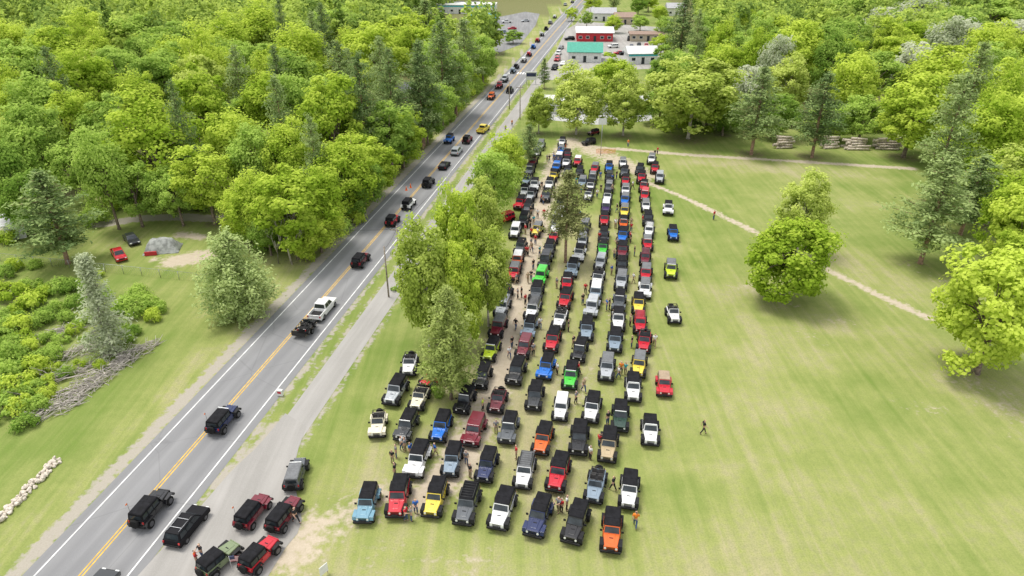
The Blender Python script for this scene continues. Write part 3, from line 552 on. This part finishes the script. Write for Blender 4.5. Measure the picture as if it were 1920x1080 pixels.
for s,w,f in [("1340,550 1400,540",3,6),("1560,600 1590,610",3,6),("1880,740 1900,780",4,8),("600,1080 900,1060",4,8),("1100,1080 1600,1075",3,8),("850,720 870,700",4,5),("1530,470 1700,560",2,8),("1100,450 1060,600 1000,760 980,900",7,8),("1210,400 1200,800",2,5),("1250,300 1600,330",3,6),("1060,500 1062,470",3,3),("700,900 760,830",3,4),("1650,900 1900,980",5,12),("1750,700 1900,800",5,10),("1400,750 1600,820",4,10),("300,850 420,690 500,600",3,6),("1350,620 1500,680",4,9),
  ("1275,440 1272,570 1262,700",.25,.7),("1290,440 1290,580",.2,.6),("1900,900 1500,640 1330,470",.3,.9),("1880,930 1470,660 1300,470",.3,.9),("1300,640 1480,740 1760,820",.4,1),("1320,900 1600,780 1850,760",.4,1),("1350,1000 1650,900 1915,900",.4,1),("1250,880 1500,860 1700,700",.4,1)]:
    dry=np.maximum(dry,soft(dpoly(pp(s)),w,f*2)*(.75 if w>1 else .5))
o=OFF(X,Y); grav=np.maximum(soft(np.abs(o+4.9),.7,1.6),soft(np.abs(o-4.5),.4,1.2)*.85); grav=np.maximum(grav,soft(np.abs(o-9.5),.4,1.2)*.7); grav=np.maximum(grav,soft(np.abs(o-6.1),.3,1.0)*.7)
grav=np.maximum(grav,soft(dpoly(pp("520,800 460,870 420,905")),1.2,2.2)*.9)
grav=np.maximum(grav,soft(dpoly(pp("190,420 260,410 340,406 430,412")),1.4,1.6)); grav=np.maximum(grav,soft(dpoly(pp("-20,430 30,418 75,412")),1.4,1.6))
dry=np.maximum(dry,soft(np.abs(o+7.2),1.6,4)*.6)
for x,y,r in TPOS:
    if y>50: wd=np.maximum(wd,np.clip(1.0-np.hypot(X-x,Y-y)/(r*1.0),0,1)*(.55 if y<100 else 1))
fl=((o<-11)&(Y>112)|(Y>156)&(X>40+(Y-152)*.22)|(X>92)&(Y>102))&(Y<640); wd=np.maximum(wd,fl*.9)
sl=soft(dpoly(pp("20,560 60,640 30,740")),5,8)*.5; wd=np.maximum(wd,sl); dirt=np.maximum(dirt,sl*.25)
me=bpy.data.meshes.new('ground'); me.vertices.add(nx*ny)
me.vertices.foreach_set('co',np.stack([X,Y,X*0],-1).astype(np.float32).ravel())
ii=(np.arange(ny-1)[:,None]*nx+np.arange(nx-1)[None]).ravel(); q=np.stack([ii,ii+1,ii+1+nx,ii+nx],-1).astype(np.int32)
me.loops.add(q.size); me.loops.foreach_set('vertex_index',q.ravel()); me.polygons.add(len(q)); me.polygons.foreach_set('loop_start',np.arange(0,q.size,4,dtype=np.int32))
for nme,a in (('dirt',dirt),('dry',dry),('wood',wd),('gravel',grav)): me.attributes.new(nme,'FLOAT','POINT').data.foreach_set('value',a.astype(np.float32).ravel())
me.update(calc_edges=True)
gm=bpy.data.materials.new('grass_ground'); gm.use_nodes=True; nt=gm.node_tree; B=nt.nodes['Principled BSDF']; co=coord(nt); B.inputs['Roughness'].default_value=.95; B.inputs['Specular IOR Level'].default_value=.1
n1=noise(nt,.028,5,co,.6); n2=noise(nt,.2,6,co,.65); n3=noise(nt,1.6,4,co); n4=noise(nt,7.,4,co,.7); n7=noise(nt,.07,5,co,.6)
def streak(rot,sx,sy):
    mp=nd(nt,'ShaderNodeMapping'); mp.inputs['Rotation'].default_value=(0,0,rot); mp.inputs['Scale'].default_value=(sx,sy,1); nt.links.new(co,mp.inputs[0]); return noise(nt,1.0,4,mp.outputs[0],.6)
n5=streak(-.35,.8,.05); n6=streak(1.1,1.3,.05)
att=lambda n:nd(nt,'ShaderNodeAttribute',attribute_name=n).outputs['Fac']
fy=mth(nt,'ADD',mth(nt,'MULTIPLY',n1,.7),mth(nt,'MULTIPLY',n2,.65))
fy=mth(nt,'ADD',fy,mth(nt,'MULTIPLY',mth(nt,'SUBTRACT',n7,.5),.6))
fy=mth(nt,'ADD',fy,mth(nt,'MULTIPLY',mth(nt,'SUBTRACT',n5,.5),.45))
fy=mth(nt,'ADD',fy,mth(nt,'MULTIPLY',mth(nt,'SUBTRACT',n6,.5),.5))
fy=mth(nt,'ADD',fy,mth(nt,'MULTIPLY',att('dry'),.5))
g=mx(nt,mr(nt,fy,.35,.95),(.145,.215,.042),(.305,.325,.11))
g=mx(nt,mr(nt,mth(nt,'ADD',fy,mth(nt,'MULTIPLY',n3,.35)),.95,1.35),g,(.41,.36,.215))
g=mx(nt,mr(nt,n3,.35,.7,0,.3),g,(.125,.18,.038)); g=mx(nt,mr(nt,n4,.35,.75,0,.42),g,(.115,.155,.036))
brk=mth(nt,'ADD',mth(nt,'MULTIPLY',mth(nt,'SUBTRACT',n2,.5),.8),mth(nt,'MULTIPLY',mth(nt,'SUBTRACT',n3,.5),1.0))
ms=lambda n,a=.35,b=.65: mr(nt,mth(nt,'ADD',att(n),mth(nt,'MULTIPLY',brk,mth(nt,'MINIMUM',mth(nt,'MULTIPLY',att(n),4.),1.))),a,b)
sand=mx(nt,n3,(.40,.335,.245),(.54,.47,.365)); sand=mx(nt,mr(nt,n4,.35,.7,0,.3),sand,(.32,.265,.185))
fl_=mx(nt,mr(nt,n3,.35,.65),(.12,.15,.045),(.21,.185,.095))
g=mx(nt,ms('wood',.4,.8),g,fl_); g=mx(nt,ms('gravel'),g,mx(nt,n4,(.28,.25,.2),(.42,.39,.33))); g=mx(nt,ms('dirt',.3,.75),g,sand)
nt.links.new(g,B.inputs['Base Color'])
bp=nd(nt,'ShaderNodeBump'); bp.inputs['Strength'].default_value=.4; bp.inputs['Distance'].default_value=.1; nt.links.new(mth(nt,'ADD',n4,n3),bp.inputs['Height']); nt.links.new(bp.outputs[0],B.inputs['Normal'])
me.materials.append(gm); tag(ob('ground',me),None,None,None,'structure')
# road etc.
def strip(name,rects,z,m):
    b=MB()
    for x0,x1,y0,y1 in rects: b.quad([(x0,y0,z),(x1,y0,z),(x1,y1,z),(x0,y1,z)])
    o=b.build(name,m,None,(RX0,RY0,0)); o.rotation_euler=(0,0,-AL); return tag(o,None,None,None,'structure')
def asphalt(name,a,b_,lanes=False):
    m=bpy.data.materials.new(name); m.use_nodes=True; nt=m.node_tree; B=nt.nodes['Principled BSDF']; co=coord(nt); B.inputs['Roughness'].default_value=.9; B.inputs['Specular IOR Level'].default_value=.25
    mp=nd(nt,'ShaderNodeMapping'); mp.inputs['Scale'].default_value=(1,.06,1); nt.links.new(co,mp.inputs[0])
    c=mx(nt,mr(nt,noise(nt,.9,5,mp.outputs[0]),.3,.7),a,b_); c=mx(nt,mr(nt,noise(nt,.12,4,co),.35,.65,0,.3),c,tuple(x*.8 for x in a)); c=mx(nt,mr(nt,noise(nt,25,2,co),.3,.8,0,.3),c,tuple(x*1.3 for x in b_))
    if lanes:
        sx=nd(nt,'ShaderNodeSeparateXYZ'); nt.links.new(co,sx.inputs[0]); f=mth(nt,'ABSOLUTE',mth(nt,'SINE',mth(nt,'MULTIPLY',sx.outputs[0],PI/1.6)))
        c=mx(nt,mr(nt,f,.2,1,0,.3),c,tuple(x*.75 for x in a))
        v=nd(nt,'ShaderNodeTexVoronoi',feature='DISTANCE_TO_EDGE'); v.inputs['Scale'].default_value=.13; nt.links.new(co,v.inputs['Vector']); c=mx(nt,mr(nt,v.outputs['Distance'],.0,.01,.18,0),c,(.07,.07,.07))
    nt.links.new(c,B.inputs['Base Color']); return m
ASP=asphalt('asphalt',(.205,.206,.21),(.26,.26,.26),True); PATH=asphalt('path_asphalt',(.28,.27,.25),(.36,.345,.325)); LOT=asphalt('lot_asphalt',(.17,.17,.172),(.25,.25,.248)); DRV=asphalt('drive_asphalt',(.27,.26,.24),(.355,.34,.318))
YEL=mat('yellow_line',(.62,.38,.05),.8,0,.2,2); WHT=mat('white_line',(.66,.66,.64),.8,0,.2,1.2)
strip('road',[(-4.2,4.2,-70,800)],.01,ASP)
strip('road_marking',[(-.19,-.08,-70,800),(.08,.19,-70,800)],.016,YEL)
strip('edge_marking',[(-3.36,-3.23,-70,800),(3.3,3.43,-70,800)],.026,WHT)
strip('crossing_marking',[(-3.1+i*.85,-2.6+i*.85,186,189) for i in range(8)],.018,WHT)
strip('path',[(6.3,9.2,-30,800)],.014,PATH)
def sheet(name,s,z,m):
    b=MB(); b.bm.faces.new([b.bm.verts.new((*q,z)) for q in pp(s)]); bmesh.ops.recalc_face_normals(b.bm,faces=b.bm.faces[:]); o=b.build(name,m)
    if o.data.polygons[0].normal.z<0: o.data.flip_normals()
    return tag(o,None,None,None,'structure')
sheet('driveway',"535,775 505,812 478,842 450,868 425,893 400,922 376,950 240,1100 150,1250 420,1250 500,1085 535,1028 558,1000 566,975 562,950 556,925 552,900 552,872 560,840 575,800",.02,DRV)
sheet('parking_lot',"862,62 905,38 985,22 1012,26 1004,48 975,84 938,98 900,90",.02,LOT)
sheet('parking_lot',"1022,150 1040,100 1062,55 1090,40 1250,52 1240,128 1110,134 1070,150",.02,DRV)
sheet('parking_lot',"1000,222 1030,196 1225,200 1222,226 1120,234",.02,mat('pale_lot',(.42,.42,.41),.9))
sheet('track',"815,2 905,2 900,8 820,9",.02,LOT)
# ---------------------------------------------------------------- buildings
def col(n,rgb,**k): return mat(n,rgb,.7,0,.12,1.5,**k)
BM={'red':col('red_siding',(.46,.025,.035)),'white':col('white_siding',(.66,.66,.64)),'tan':col('tan_siding',(.45,.38,.28)),'groof':col('green_roof',(.06,.32,.235)),'wroof':col('white_roof',(.64,.64,.62)),'gyroof':col('grey_roof',(.36,.36,.37)),'broof':col('brown_roof',(.27,.185,.14)),'teal':col('teal_trim',(.05,.42,.46)),'grey':col('grey_wall',(.39,.4,.41)),'blue':col('light_blue',(.12,.46,.62))}
def house(u,v,w,d,h,rh,wall,roof,hd,label,nw=3,name='building',flat=False,trim=None):
    x,y=G(u,v); r=thing(name,label,'building',(x,y,0),-math.radians(hd))
    MB().box(-w/2,w/2,0,d,0,h).build('wall',BM[wall],r)
    if flat: MB().box(-w/2-.2,w/2+.2,-.2,d+.2,h+.003,h+.4).build('roof',BM[roof],r)
    else: MB().prism([(-.5,h+.003),(d+.5,h+.003),(d+.5,h+.15),(d/2,h+rh),(-.5,h+.15)],-w/2-.5,w/2+.5).build('roof',BM[roof],r)
    if trim: MB().box(-w/2-.05,w/2+.05,-.08,-.003,h-.7,h-.1).build('fascia',BM[trim],r)
    for i in range(nw):
        xx=-w/2+w*(i+.5)/nw
        if i==nw//2: MB().box(xx-.5,xx+.5,-.06,-.003,.05,2.1).build('door',M['glass'],r)
        else:
            f=MB().box(xx-.7,xx+.7,-.05,-.003,1.0,2.1).build('window',M['white'],r); MB().box(xx-.6,xx+.6,-.07,-.052,1.1,2.0).build('pane',M['glass'],f)
house(1115,78,14,13,3.2,1.6,'red','wroof',3,'red-walled building with wide white roof right of the highway',5)
house(1132,40,11,10,3.4,2.2,'white','gyroof',3,'white house with grey roof behind the red building',3)
house(1172,46,9,9,3,1.8,'tan','broof',3,'tan house with brown roof right of the white house',3)
house(1215,78,14,5,2.6,1.,'tan','broof',3,'low tan shed with brown roof behind the dark car row',5)
house(1096,117,11,9,3.2,2.6,'white','groof',5,'white building with green gable roof beside the highway lot',3)
house(1205,120,9.5,8,3.2,2.0,'white','wroof',-4,'small white shop with pale roof and teal fascia',3,trim='teal')
house(1268,30,9,9,3.5,2.2,'white','gyroof',5,'white house with grey roof at the top right behind the lots',3)
house(862,26,36,12,4,0,'white','wroof',4,'long white flat-roofed building with teal fascia at the top',9,flat=True,trim='teal')
house(765,20,22,14,4,2,'grey','gyroof',4,'grey building among trees at the top left',5)
house(905,44,11,8,3.2,0,'blue','blue',4,'light-blue flat-roofed building before the long white building',3,flat=True)
house(880,52,5,5,3.2,1.,'white','blue',4,'little white hut with blue roof beside the light-blue building',3)
house(735,196,10,8,3,2,'tan','gyroof',10,'tan cabin with grey roof hidden in the left wood',3)
house(14,442,5,2.4,2.4,.25,'white','wroof',55,'white camper cabin at the left edge of the yard',3)
house(1120,214,26,7,2.6,0,'white','wroof',2,'low white flat-roofed building behind the pale lot trees',7,flat=True)
for i,(u,v,k,R,h,lb) in enumerate([(1150,62,'D',4,7,'bright little tree between the red building and tan house'),(1200,58,'M',4,7,'mid-green little tree behind the dark car row'),(1100,52,'M',3.5,7,'mid-green little tree left behind the red building'),(1236,44,'D',4.5,8,'bright tree left of the white top-right house'),(1196,28,'M',5,10,'mid-green tree behind the tan house'),(1108,24,'D',5,10,'bright tree behind the white grey-roofed house'),(1150,22,'P',4,12,'small pine behind the white grey-roofed house'),(1072,40,'D',3.5,7,'bright little tree beside the highway, left of the red building'),(1215,22,'D',6,11,'broad bright tree farthest behind the tan house'),(1238,110,'D',4,8,'bright tree at the right end of the right lot'),(1245,75,'M',4.5,9,'mid-green tree right of the low tan shed')]):
    x,y=G(u,v); tree(k,x,y,R,h,lb)
# tarp shelter
x,y=G(306,468); t=thing('tarp_shelter','grey tarp draped over a low frame in the yard','shelter',(x,y,0),.2)
tb=MB(); n=10
V=[[tb.bm.verts.new((-2.4+4.8*i/n,-1.7+3.4*j/n,max(.02,1.9*(1-abs(2*j/n-1)**1.6)*(1-abs(2*i/n-1)**4)+.12*math.sin(i*2.1+j*1.7)))) for j in range(n+1)] for i in range(n+1)]
for i in range(n):
    for j in range(n): tb.bm.faces.new((V[i][j],V[i+1][j],V[i+1][j+1],V[i][j+1])).smooth=True
tb.build('tarp',mat('tarp',(.25,.26,.24),.7,0,.4,1.5),t); MB().box(-2.0,-.4,-1.9,-1.72,.02,.6).build('red_panel',BM['red'],t)
# fence
x0,y0=G(-30,486); x1,y1=G(372,528); L=math.hypot(x1-x0,y1-y0); fn=thing('chain_link_fence','low chain-link fence along the front of the left yard','fence',(x0,y0,0),math.atan2(y1-y0,x1-x0))
for i in range(13): MB().tube([(L*i/12,0,0),(L*i/12,0,1.25)],.035,6).build('post',M['metal'],fn)
wm=MB(); wm.tube([(0,0,1.22),(L,0,1.22)],.02,5)
for i in range(90): wm.tube([(L*i/90,0,.03),(L*min(1,(i+1.6)/90),0,1.2)],.006,3); wm.tube([(L*min(1,(i+1.6)/90),0,.03),(L*i/90,0,1.2)],.006,3)
wm.build('mesh',M['metal'],fn)
# rocks
rm=[]
for i in range(4):
    b=bmesh.new(); bmesh.ops.create_icosphere(b,subdivisions=2,radius=.3)
    for v in b.verts: v.co*=1+.28*math.sin(v.co.x*9+i*2)*math.cos(v.co.y*8+i)+RN.uniform(-.1,.1)
    me=bpy.data.meshes.new('rock'); b.to_mesh(me); b.free(); me.materials.append(M['rock']); rm.append(me)
A=Vector(G(110,862)); Bq=Vector(G(-25,1000))
for i in range(130):
    t=i/129; p=A.lerp(Bq,t); nrmv=(Bq-A).normalized().orthogonal(); p=p+nrmv*RN.uniform(-.4,.4); o=ob('rock',RN.choice(rm)); o.location=(p.x,p.y,RN.choice((.08,.1,.24)) ); o.rotation_euler=(RN.uniform(0,6),RN.uniform(0,6),RN.uniform(0,6)); o.scale=(RN.uniform(.35,.75),)*3
    tag(o,'pale rock in the narrow row at the lower left, %s from its upper end'%ORD(i+1),'rock','pale rocks laid in a row beside the highway')
# log piles
lgm=[MB().cyl((0,0,0),(1,0,0),r,l,10,r*.8).mesh('log',M['cutwood']) for r,l in ((.26,4.4),(.31,4.8),(.21,3.8))]
for pi,(u,v,nm,wx) in enumerate([(1470,276,'leftmost',.8),(1552,276,'second',.72),(1602,279,'third',.9),(1662,279,'rightmost',1.1)]):
    x,y=G(u,v); az=RN.uniform(-.2,.2)
    for rw in range(5):
        for j in range(5-rw):
            o=ob('log',RN.choice(lgm)); dy=(j-(4-rw)/2)*.52; o.location=(x-math.sin(az)*dy+RN.uniform(-.6,.6),y+math.cos(az)*dy,.27+rw*.46); o.rotation_euler=(RN.uniform(0,6),RN.uniform(-.05,.05),az+RN.uniform(-.22,.22)); o.scale=(wx*RN.uniform(.7,1.15),1,1)
            tag(o,'cut log in the %s log pile, %s row up, %s from the front'%(nm,ORD(rw+1),ORD(j+1)),'log','logs piled at the treeline')
# poles & wires
def pole(u,v,vt,label,arm=True,r=.12):
    x,y=G(u,v); h=HT(y,vt); p=thing('utility_pole',label,'utility pole',(x,y,0),-AL)
    MB().tube([(0,0,-.2),(0,0,h)],[r,r*.7],8).build('pole',M['wood'],p)
    if arm:
        a=MB().box(-.9,.9,-.05,.05,h-.6,h-.48).build('crossarm',M['wood'],p)
        for q in (-.85,-.4,.4,.85): MB().cyl((q,0,h-.42),(0,0,1),.04,.14,6).build('insulator',M['metal'],a)
    return Vector((x,y,h-.4))
p1=pole(729,557,462,'wooden utility pole beside the path, nearer of two',False); p2=pole(752,527,424,'wooden utility pole beside the path, farther of two'); p3=pole(432,428,398,'wooden utility pole in front of the left wood'); p4=pole(975,224,160,'utility pole beside the path near the pale small tree'); p5=pole(955,205,150,'utility pole by the bend of the far path',False)
for i,(a,b,lb) in enumerate([(p2,p3,'overhead wire crossing the highway to the left wood'),(p1,p2,'overhead wire between the two near poles'),(p2,p4,'overhead wire running along the path')]):
    w=MB(); w.tube([a.lerp(b,t/12)-Vector((0,0,1.0*4*(t/12)*(1-t/12)*(1 if (a-b).length>20 else .2))) for t in range(13)],.018,4); tag(w.build('power_line',M['tube']),lb,'wire')
x,y=G(1126,292); sgn=thing('sign_pole','tall thin pole with white board on top by the lane junction','sign',(x,y,0)); h=HT(y,222); MB().tube([(0,0,0),(0,0,h)],.07,8).build('pole',M['metal'],sgn); MB().box(-.8,.8,-.12,-.07,h-1.2,h).build('board',M['white'],sgn)
x,y=G(996,158); sgn=thing('roadside_sign','white roadside sign with a blue band beside the highway','sign',(x,y,0)); MB().box(-1.6,1.6,-.1,.1,1.2,3.6).build('board',M['white'],sgn); MB().box(-1.4,1.4,-.13,-.103,2.2,3.2).build('blue_band',PAINT['n'],sgn)
for q in (-1.3,1.3): MB().box(q-.08,q+.08,-.06,.06,0,1.2).build('post',M['metal'],sgn)
x,y=G(609,1080); sgn=thing('yard_sign','white board sign standing in the grass at the bottom edge','sign',(x,y,0),.9); MB().box(-.35,.35,-.02,.02,.3,1.1).build('board',M['white'],sgn)
for q in (-.3,.3): MB().box(q-.02,q+.02,.022,.05,0,.9).build('stake',M['wood'],sgn)
x,y=G(526,742); sgn=thing('marker_board','small white marker board with red stripe on the verge','sign',(x,y,0),-.2); MB().box(-.3,.3,-.15,.15,.05,.75,bev=.03).build('board',M['white'],sgn); MB().box(-.2,.2,-.165,-.153,.35,.6).build('red_stripe',PAINT['r'],sgn)
# striped flag
x,y=G(436,1070); fg=thing('small_flag','small striped red and white flag with blue corner beside the olive vehicle','flag',(x,y,0),.2); MB().tube([(0,0,0),(0,0,1.5)],.015,5).build('pole',M['white'],fg)
fm=bpy.data.meshes.new('cloth'); b=bmesh.new()
for i in range(13):
    z=1.45-.042*i
    for j in range(5):
        xs=[.015+.17*j,.015+.17*(j+1)]; ys=[.05*math.sin(q*7) for q in xs]
        f=b.faces.new([b.verts.new((xs[0],ys[0],z-.042)),b.verts.new((xs[1],ys[1],z-.042)),b.verts.new((xs[1],ys[1],z)),b.verts.new((xs[0],ys[0],z))]); f.material_index=i%2
b.to_mesh(fm); b.free(); fm.materials.append(PAINT['r']); fm.materials.append(M['white']); cl=ob('cloth',fm,fg)
MB().box(.015,.36,-.02,.055,1.16,1.452).build('canton',PAINT['n'],cl)
cme=MB().cyl((0,0,.4),(0,0,1),.16,.72,12,.03).box(-.2,.2,-.2,.2,0,.05).mesh('cone',M['flag_orange'])
for i,(u,v) in enumerate([(762,357),(770,352),(1060,275)]):
    x,y=G(u,v); o=ob('traffic_cone',cme); o.location=(x,y,.03); tag(o,'small orange traffic cone, %s'%['left of the pair by the highway','right of the pair by the highway','at the head of the dirt lane'][i],'cone','orange cones')
x,y=G(1136,288); o=MB()
for i in range(10): o.box(-2+i*.4,-1.98+i*.4,-.01,.01,.1,1.0)
for z in (.1,.3,.5,.7,.9): o.box(-2,2,-.008,.008,z,z+.06)
o=o.build('barrier_fence',M['flag_orange']); o.location=(x,y,0); tag(o,'orange plastic mesh barrier near the lane junction','fence')
# ---------------------------------------------------------------- people
SKIN=mat('skin',(.5,.31,.22),.6); CLO={n:mat('cloth_'+n.replace(' ','_'),c,.9,0,.15,6) for n,c in dict(red=(.5,.02,.03),black=(.015,.015,.017),grey=(.2,.2,.21),white=(.7,.7,.68),blue=(.03,.12,.4),orange=(.7,.2,.02),tan=(.38,.29,.18),lime=(.45,.6,.05),teal=(.03,.35,.38)).items()}
TRO={n:mat('trousers_'+n,c,.9,0,.15,6) for n,c in dict(blue=(.06,.1,.2),black=(.02,.02,.022),khaki=(.3,.24,.15)).items()}
HAIR={n:mat('hair_'+n,c,.8) for n,c in dict(dark=(.03,.02,.015),fair=(.3,.2,.09),grey=(.3,.29,.28)).items()}
def skin(name,nodes,m,sub=1):
    me=bpy.data.meshes.new(name); me.from_pydata([n[1] for n in nodes],[(n[0],i) for i,n in enumerate(nodes) if n[0] is not None],[]); o=bpy.data.objects.new(name,me); COL.objects.link(o)
    o.modifiers.new('s','SKIN'); sb=o.modifiers.new('u','SUBSURF'); sb.levels=sub; sb.render_levels=sub
    for i,d in enumerate(me.skin_vertices[0].data): d.radius=(nodes[i][2],nodes[i][2]); d.use_root=(i==0)
    r=bpy.data.meshes.new_from_object(o.evaluated_get(bpy.context.evaluated_depsgraph_get())); bpy.data.objects.remove(o); r.name=name; r.materials.clear(); r.materials.append(m)
    for p in r.polygons: p.use_smooth=True
    return r
def figure(pose):
    w={'stand':0,'walk':.2,'reach':.05}[pose]; N=[(None,(0,0,.96),.125),(0,(0,0,1.12),.12),(1,(0,.01,1.3),.145),(2,(0,.01,1.45),.07),(3,(0,0,1.52),.055),(4,(0,-.01,1.6),.088),(5,(0,.0,1.69),.085),(5,(0,-.105,1.605),.018)]
    for sx in (-1,1): N.append((5,(sx*.09,.01,1.605),.018))
    arms={}
    for sx in (-1,1):
        b=len(N); f=w*sx
        el=(sx*.25,.02+f*.6,1.15); wr=(sx*.25,-.06+f*1.2,.92)
        if pose=='reach': el=(sx*.23,-.16,1.2); wr=(sx*.14,-.4,1.24)
        d=Vector(wr)-Vector(el); d.normalize(); pm=Vector(wr)+d*.07
        N+= [(2,(sx*.19,.01,1.41),.068),(b,el,.046),(b+1,wr,.03),(b+2,tuple(pm),.03)]; arms[sx]=(el,wr)
        for q,(o,l) in enumerate(((-.03,.07),(-.01,.085),(.01,.08),(.028,.062))):
            i=len(N); a=pm+Vector((0,o,0))+d*l*.6; N+=[(b+3,tuple(a),.009),(i,tuple(a+d*l*.4+Vector((-sx*.02,0,0))),.008)]
        i=len(N); a=Vector(wr)+d*.04+Vector((-sx*.02,-.045,0)); N+=[(b+2,tuple(a),.011),(i,tuple(a+d*.035),.009)]
    legs={}
    for sx in (-1,1):
        b=len(N); f=-w*sx; kn=(sx*.105,-.02+f*.7,.5); an=(sx*.105,.03+f*1.5,.09+(.06 if f>0 else 0)); N+=[(0,(sx*.095,0,.88),.092),(b,kn,.058),(b+1,an,.042),(b+2,(sx*.11,an[1]-.15,an[2]-.05),.036)]; legs[sx]=(kn,an)
    T=[(None,(0,0,.97),.14),(0,(0,0,1.12),.137),(1,(0,.01,1.3),.16),(2,(0,.01,1.43),.085)]
    L=[(None,(0,0,.98),.14),(0,(0,0,.92),.13)]
    for sx in (-1,1):
        b=len(T); el=Vector(arms[sx][0]); sh=Vector((sx*.19,.01,1.41)); T+=[(2,tuple(sh),.082),(b,tuple(sh.lerp(el,.75)),.066)]
        b=len(L); kn,an=legs[sx]; L+=[(1,(sx*.097,0,.86),.108),(b,kn,.074),(b+1,(an[0],an[1],an[2]+.02),.062)]
    k=[P('body',skin('body',N,SKIN),'skin'),P('shirt',skin('shirt',T,CLO['red']),'shirt'),P('trousers',skin('trousers',L,TRO['blue']),'trousers'),P('hair',skin('hair',[(None,(0,.035,1.63),.085),(0,(0,.012,1.7),.088)],HAIR['dark']),'hair')]
    for sx in (-1,1):
        an=legs[sx][1]; k.append(P('shoe',skin('shoe',[(None,(an[0],an[1]+.03,an[2]-.04),.052),(0,(an[0]+sx*.01,an[1]-.16,an[2]-.045),.045)],M['rubber'])))
    return k
PK={p:figure(p) for p in ('stand','walk','reach')}
PL=parse("367,1046,red 376,1033,black 735,855,black 742,845,grey 752,830,white 759,833,grey 769,843,blue 815,842,blue 881,882,black 874,856,grey 779,948,blue 770,962,grey 760,962,red 1053,946,red 1063,942,white 1192,974,orange 1107,848,white 968,847,red 1320,800,black 905,757,lime 1080,744,grey 1095,722,tan 1045,690,white 1165,690,orange 1173,690,teal 1160,697,white 1124,824,red 930,799,grey 1228,638,white 1066,610,black 967,607,black 1000,655,grey 978,547,black 971,549,grey 1138,571,blue 1143,569,black 1205,412,red 1228,287,black 1178,268,orange 1339,403,red 996,516,black 968,522,grey 1012,470,teal 1150,905,black 740,880,black 553,965,black 1047,946,grey 1140,783,black 1188,520,white 1190,560,grey 1147,505,blue 1093,560,black 1098,540,red 1182,600,tan 1185,640,black 1013,605,white 1044,530,grey 1085,690,red 1012,745,tan 990,470,red 1075,640,black 1150,590,white 1233,282,red 1190,470,black 1152,475,tan 960,230,orange 948,240,lime 955,660,white 960,640,black 985,560,red 990,520,tan 1000,495,black 1015,420,white 1020,400,red")
for _ in range(52):
    t=RN.random(); u=985+60*t+RN.uniform(-14,14); v=470-190*t
    if RN.random()<.4: u=RN.choice((1122,1153,1188,1085))+RN.uniform(-6,6); v=RN.uniform(320,480)
    PL.append([str(u),str(v),RN.choice(('black','grey','white','red','blue','tan','black','teal'))])
for u,v,sh in PL:
    x,y=G(float(u),float(v),.85); tr=RN.choice(('blue','black','khaki')); ps=RN.choice(('stand','stand','walk','reach'))
    if (u,v)==('1320','800'): ps='walk'; tr='black'
    nv=min(VEH,key=lambda q:(q[0]-x)**2+(q[1]-y)**2); side=('left' if x<nv[0] else 'right')
    vs={'stand':'standing','walk':'walking','reach':'reaching'}[ps]
    for lab in ('%s-shirted person %s beside %s'%(sh,vs,nv[2]),'%s-shirted person in %s trousers beside %s'%(sh,tr,nv[2]),'%s-shirted person %s %s of %s'%(sh,vs,side,nv[2]),'%s-shirted person, %s trousers, %s of %s'%(sh,tr,side,nv[2])):
        if lab not in LABELS: break
    sc=RN.uniform(.9,1.0)
    inst(PK[ps],'person',lab,'person',(x,y,0),RN.uniform(0,6.28),'people walking among the parked vehicles',{'shirt':CLO[sh],'trousers':TRO[tr],'hair':HAIR[RN.choice(('dark','fair','grey'))]},sc)
# ---------------------------------------------------------------- light, camera
W=bpy.data.worlds.new('World'); S.world=W; W.use_nodes=True; nt=W.node_tree; bg=nt.nodes['Background']; sky=nd(nt,'ShaderNodeTexSky',sky_type='NISHITA'); sky.sun_disc=False
sd=Vector((-.38,.22,1.15)).normalized(); sky.sun_elevation=math.asin(sd.z); sky.sun_rotation=math.atan2(sd.x,sd.y); sky.air_density=1.0; sky.dust_density=4
cl_=noise(nt,2.2,5,nd(nt,'ShaderNodeTexCoord').outputs['Generated'])
nt.links.new(mx(nt,mr(nt,cl_,.3,.7,.55,.9),sky.outputs[0],(9.0,9.05,9.2)),bg.inputs[0]); bg.inputs[1].default_value=.15
sl=bpy.data.lights.new('sun','SUN'); sl.energy=3.1; sl.angle=math.radians(22); sl.color=(1,.965,.9); so=bpy.data.objects.new('sun',sl); COL.objects.link(so); so.rotation_euler=sd.to_track_quat('Z','Y').to_euler()
cam=bpy.data.cameras.new('camera'); cam.sensor_width=36; cam.lens=36*F/1920; cam.clip_end=6000; cam.clip_start=.5; co_=bpy.data.objects.new('camera',cam); COL.objects.link(co_); co_.location=(0,0,H); co_.rotation_euler=(PI/2-TH,0,0); S.camera=co_
S.view_settings.view_transform='Standard'; S.view_settings.look='None'; S.view_settings.exposure=0
print('TREES',NT[0],'DUPS',[k for k,v in LABELS.items() if v>1][:10])
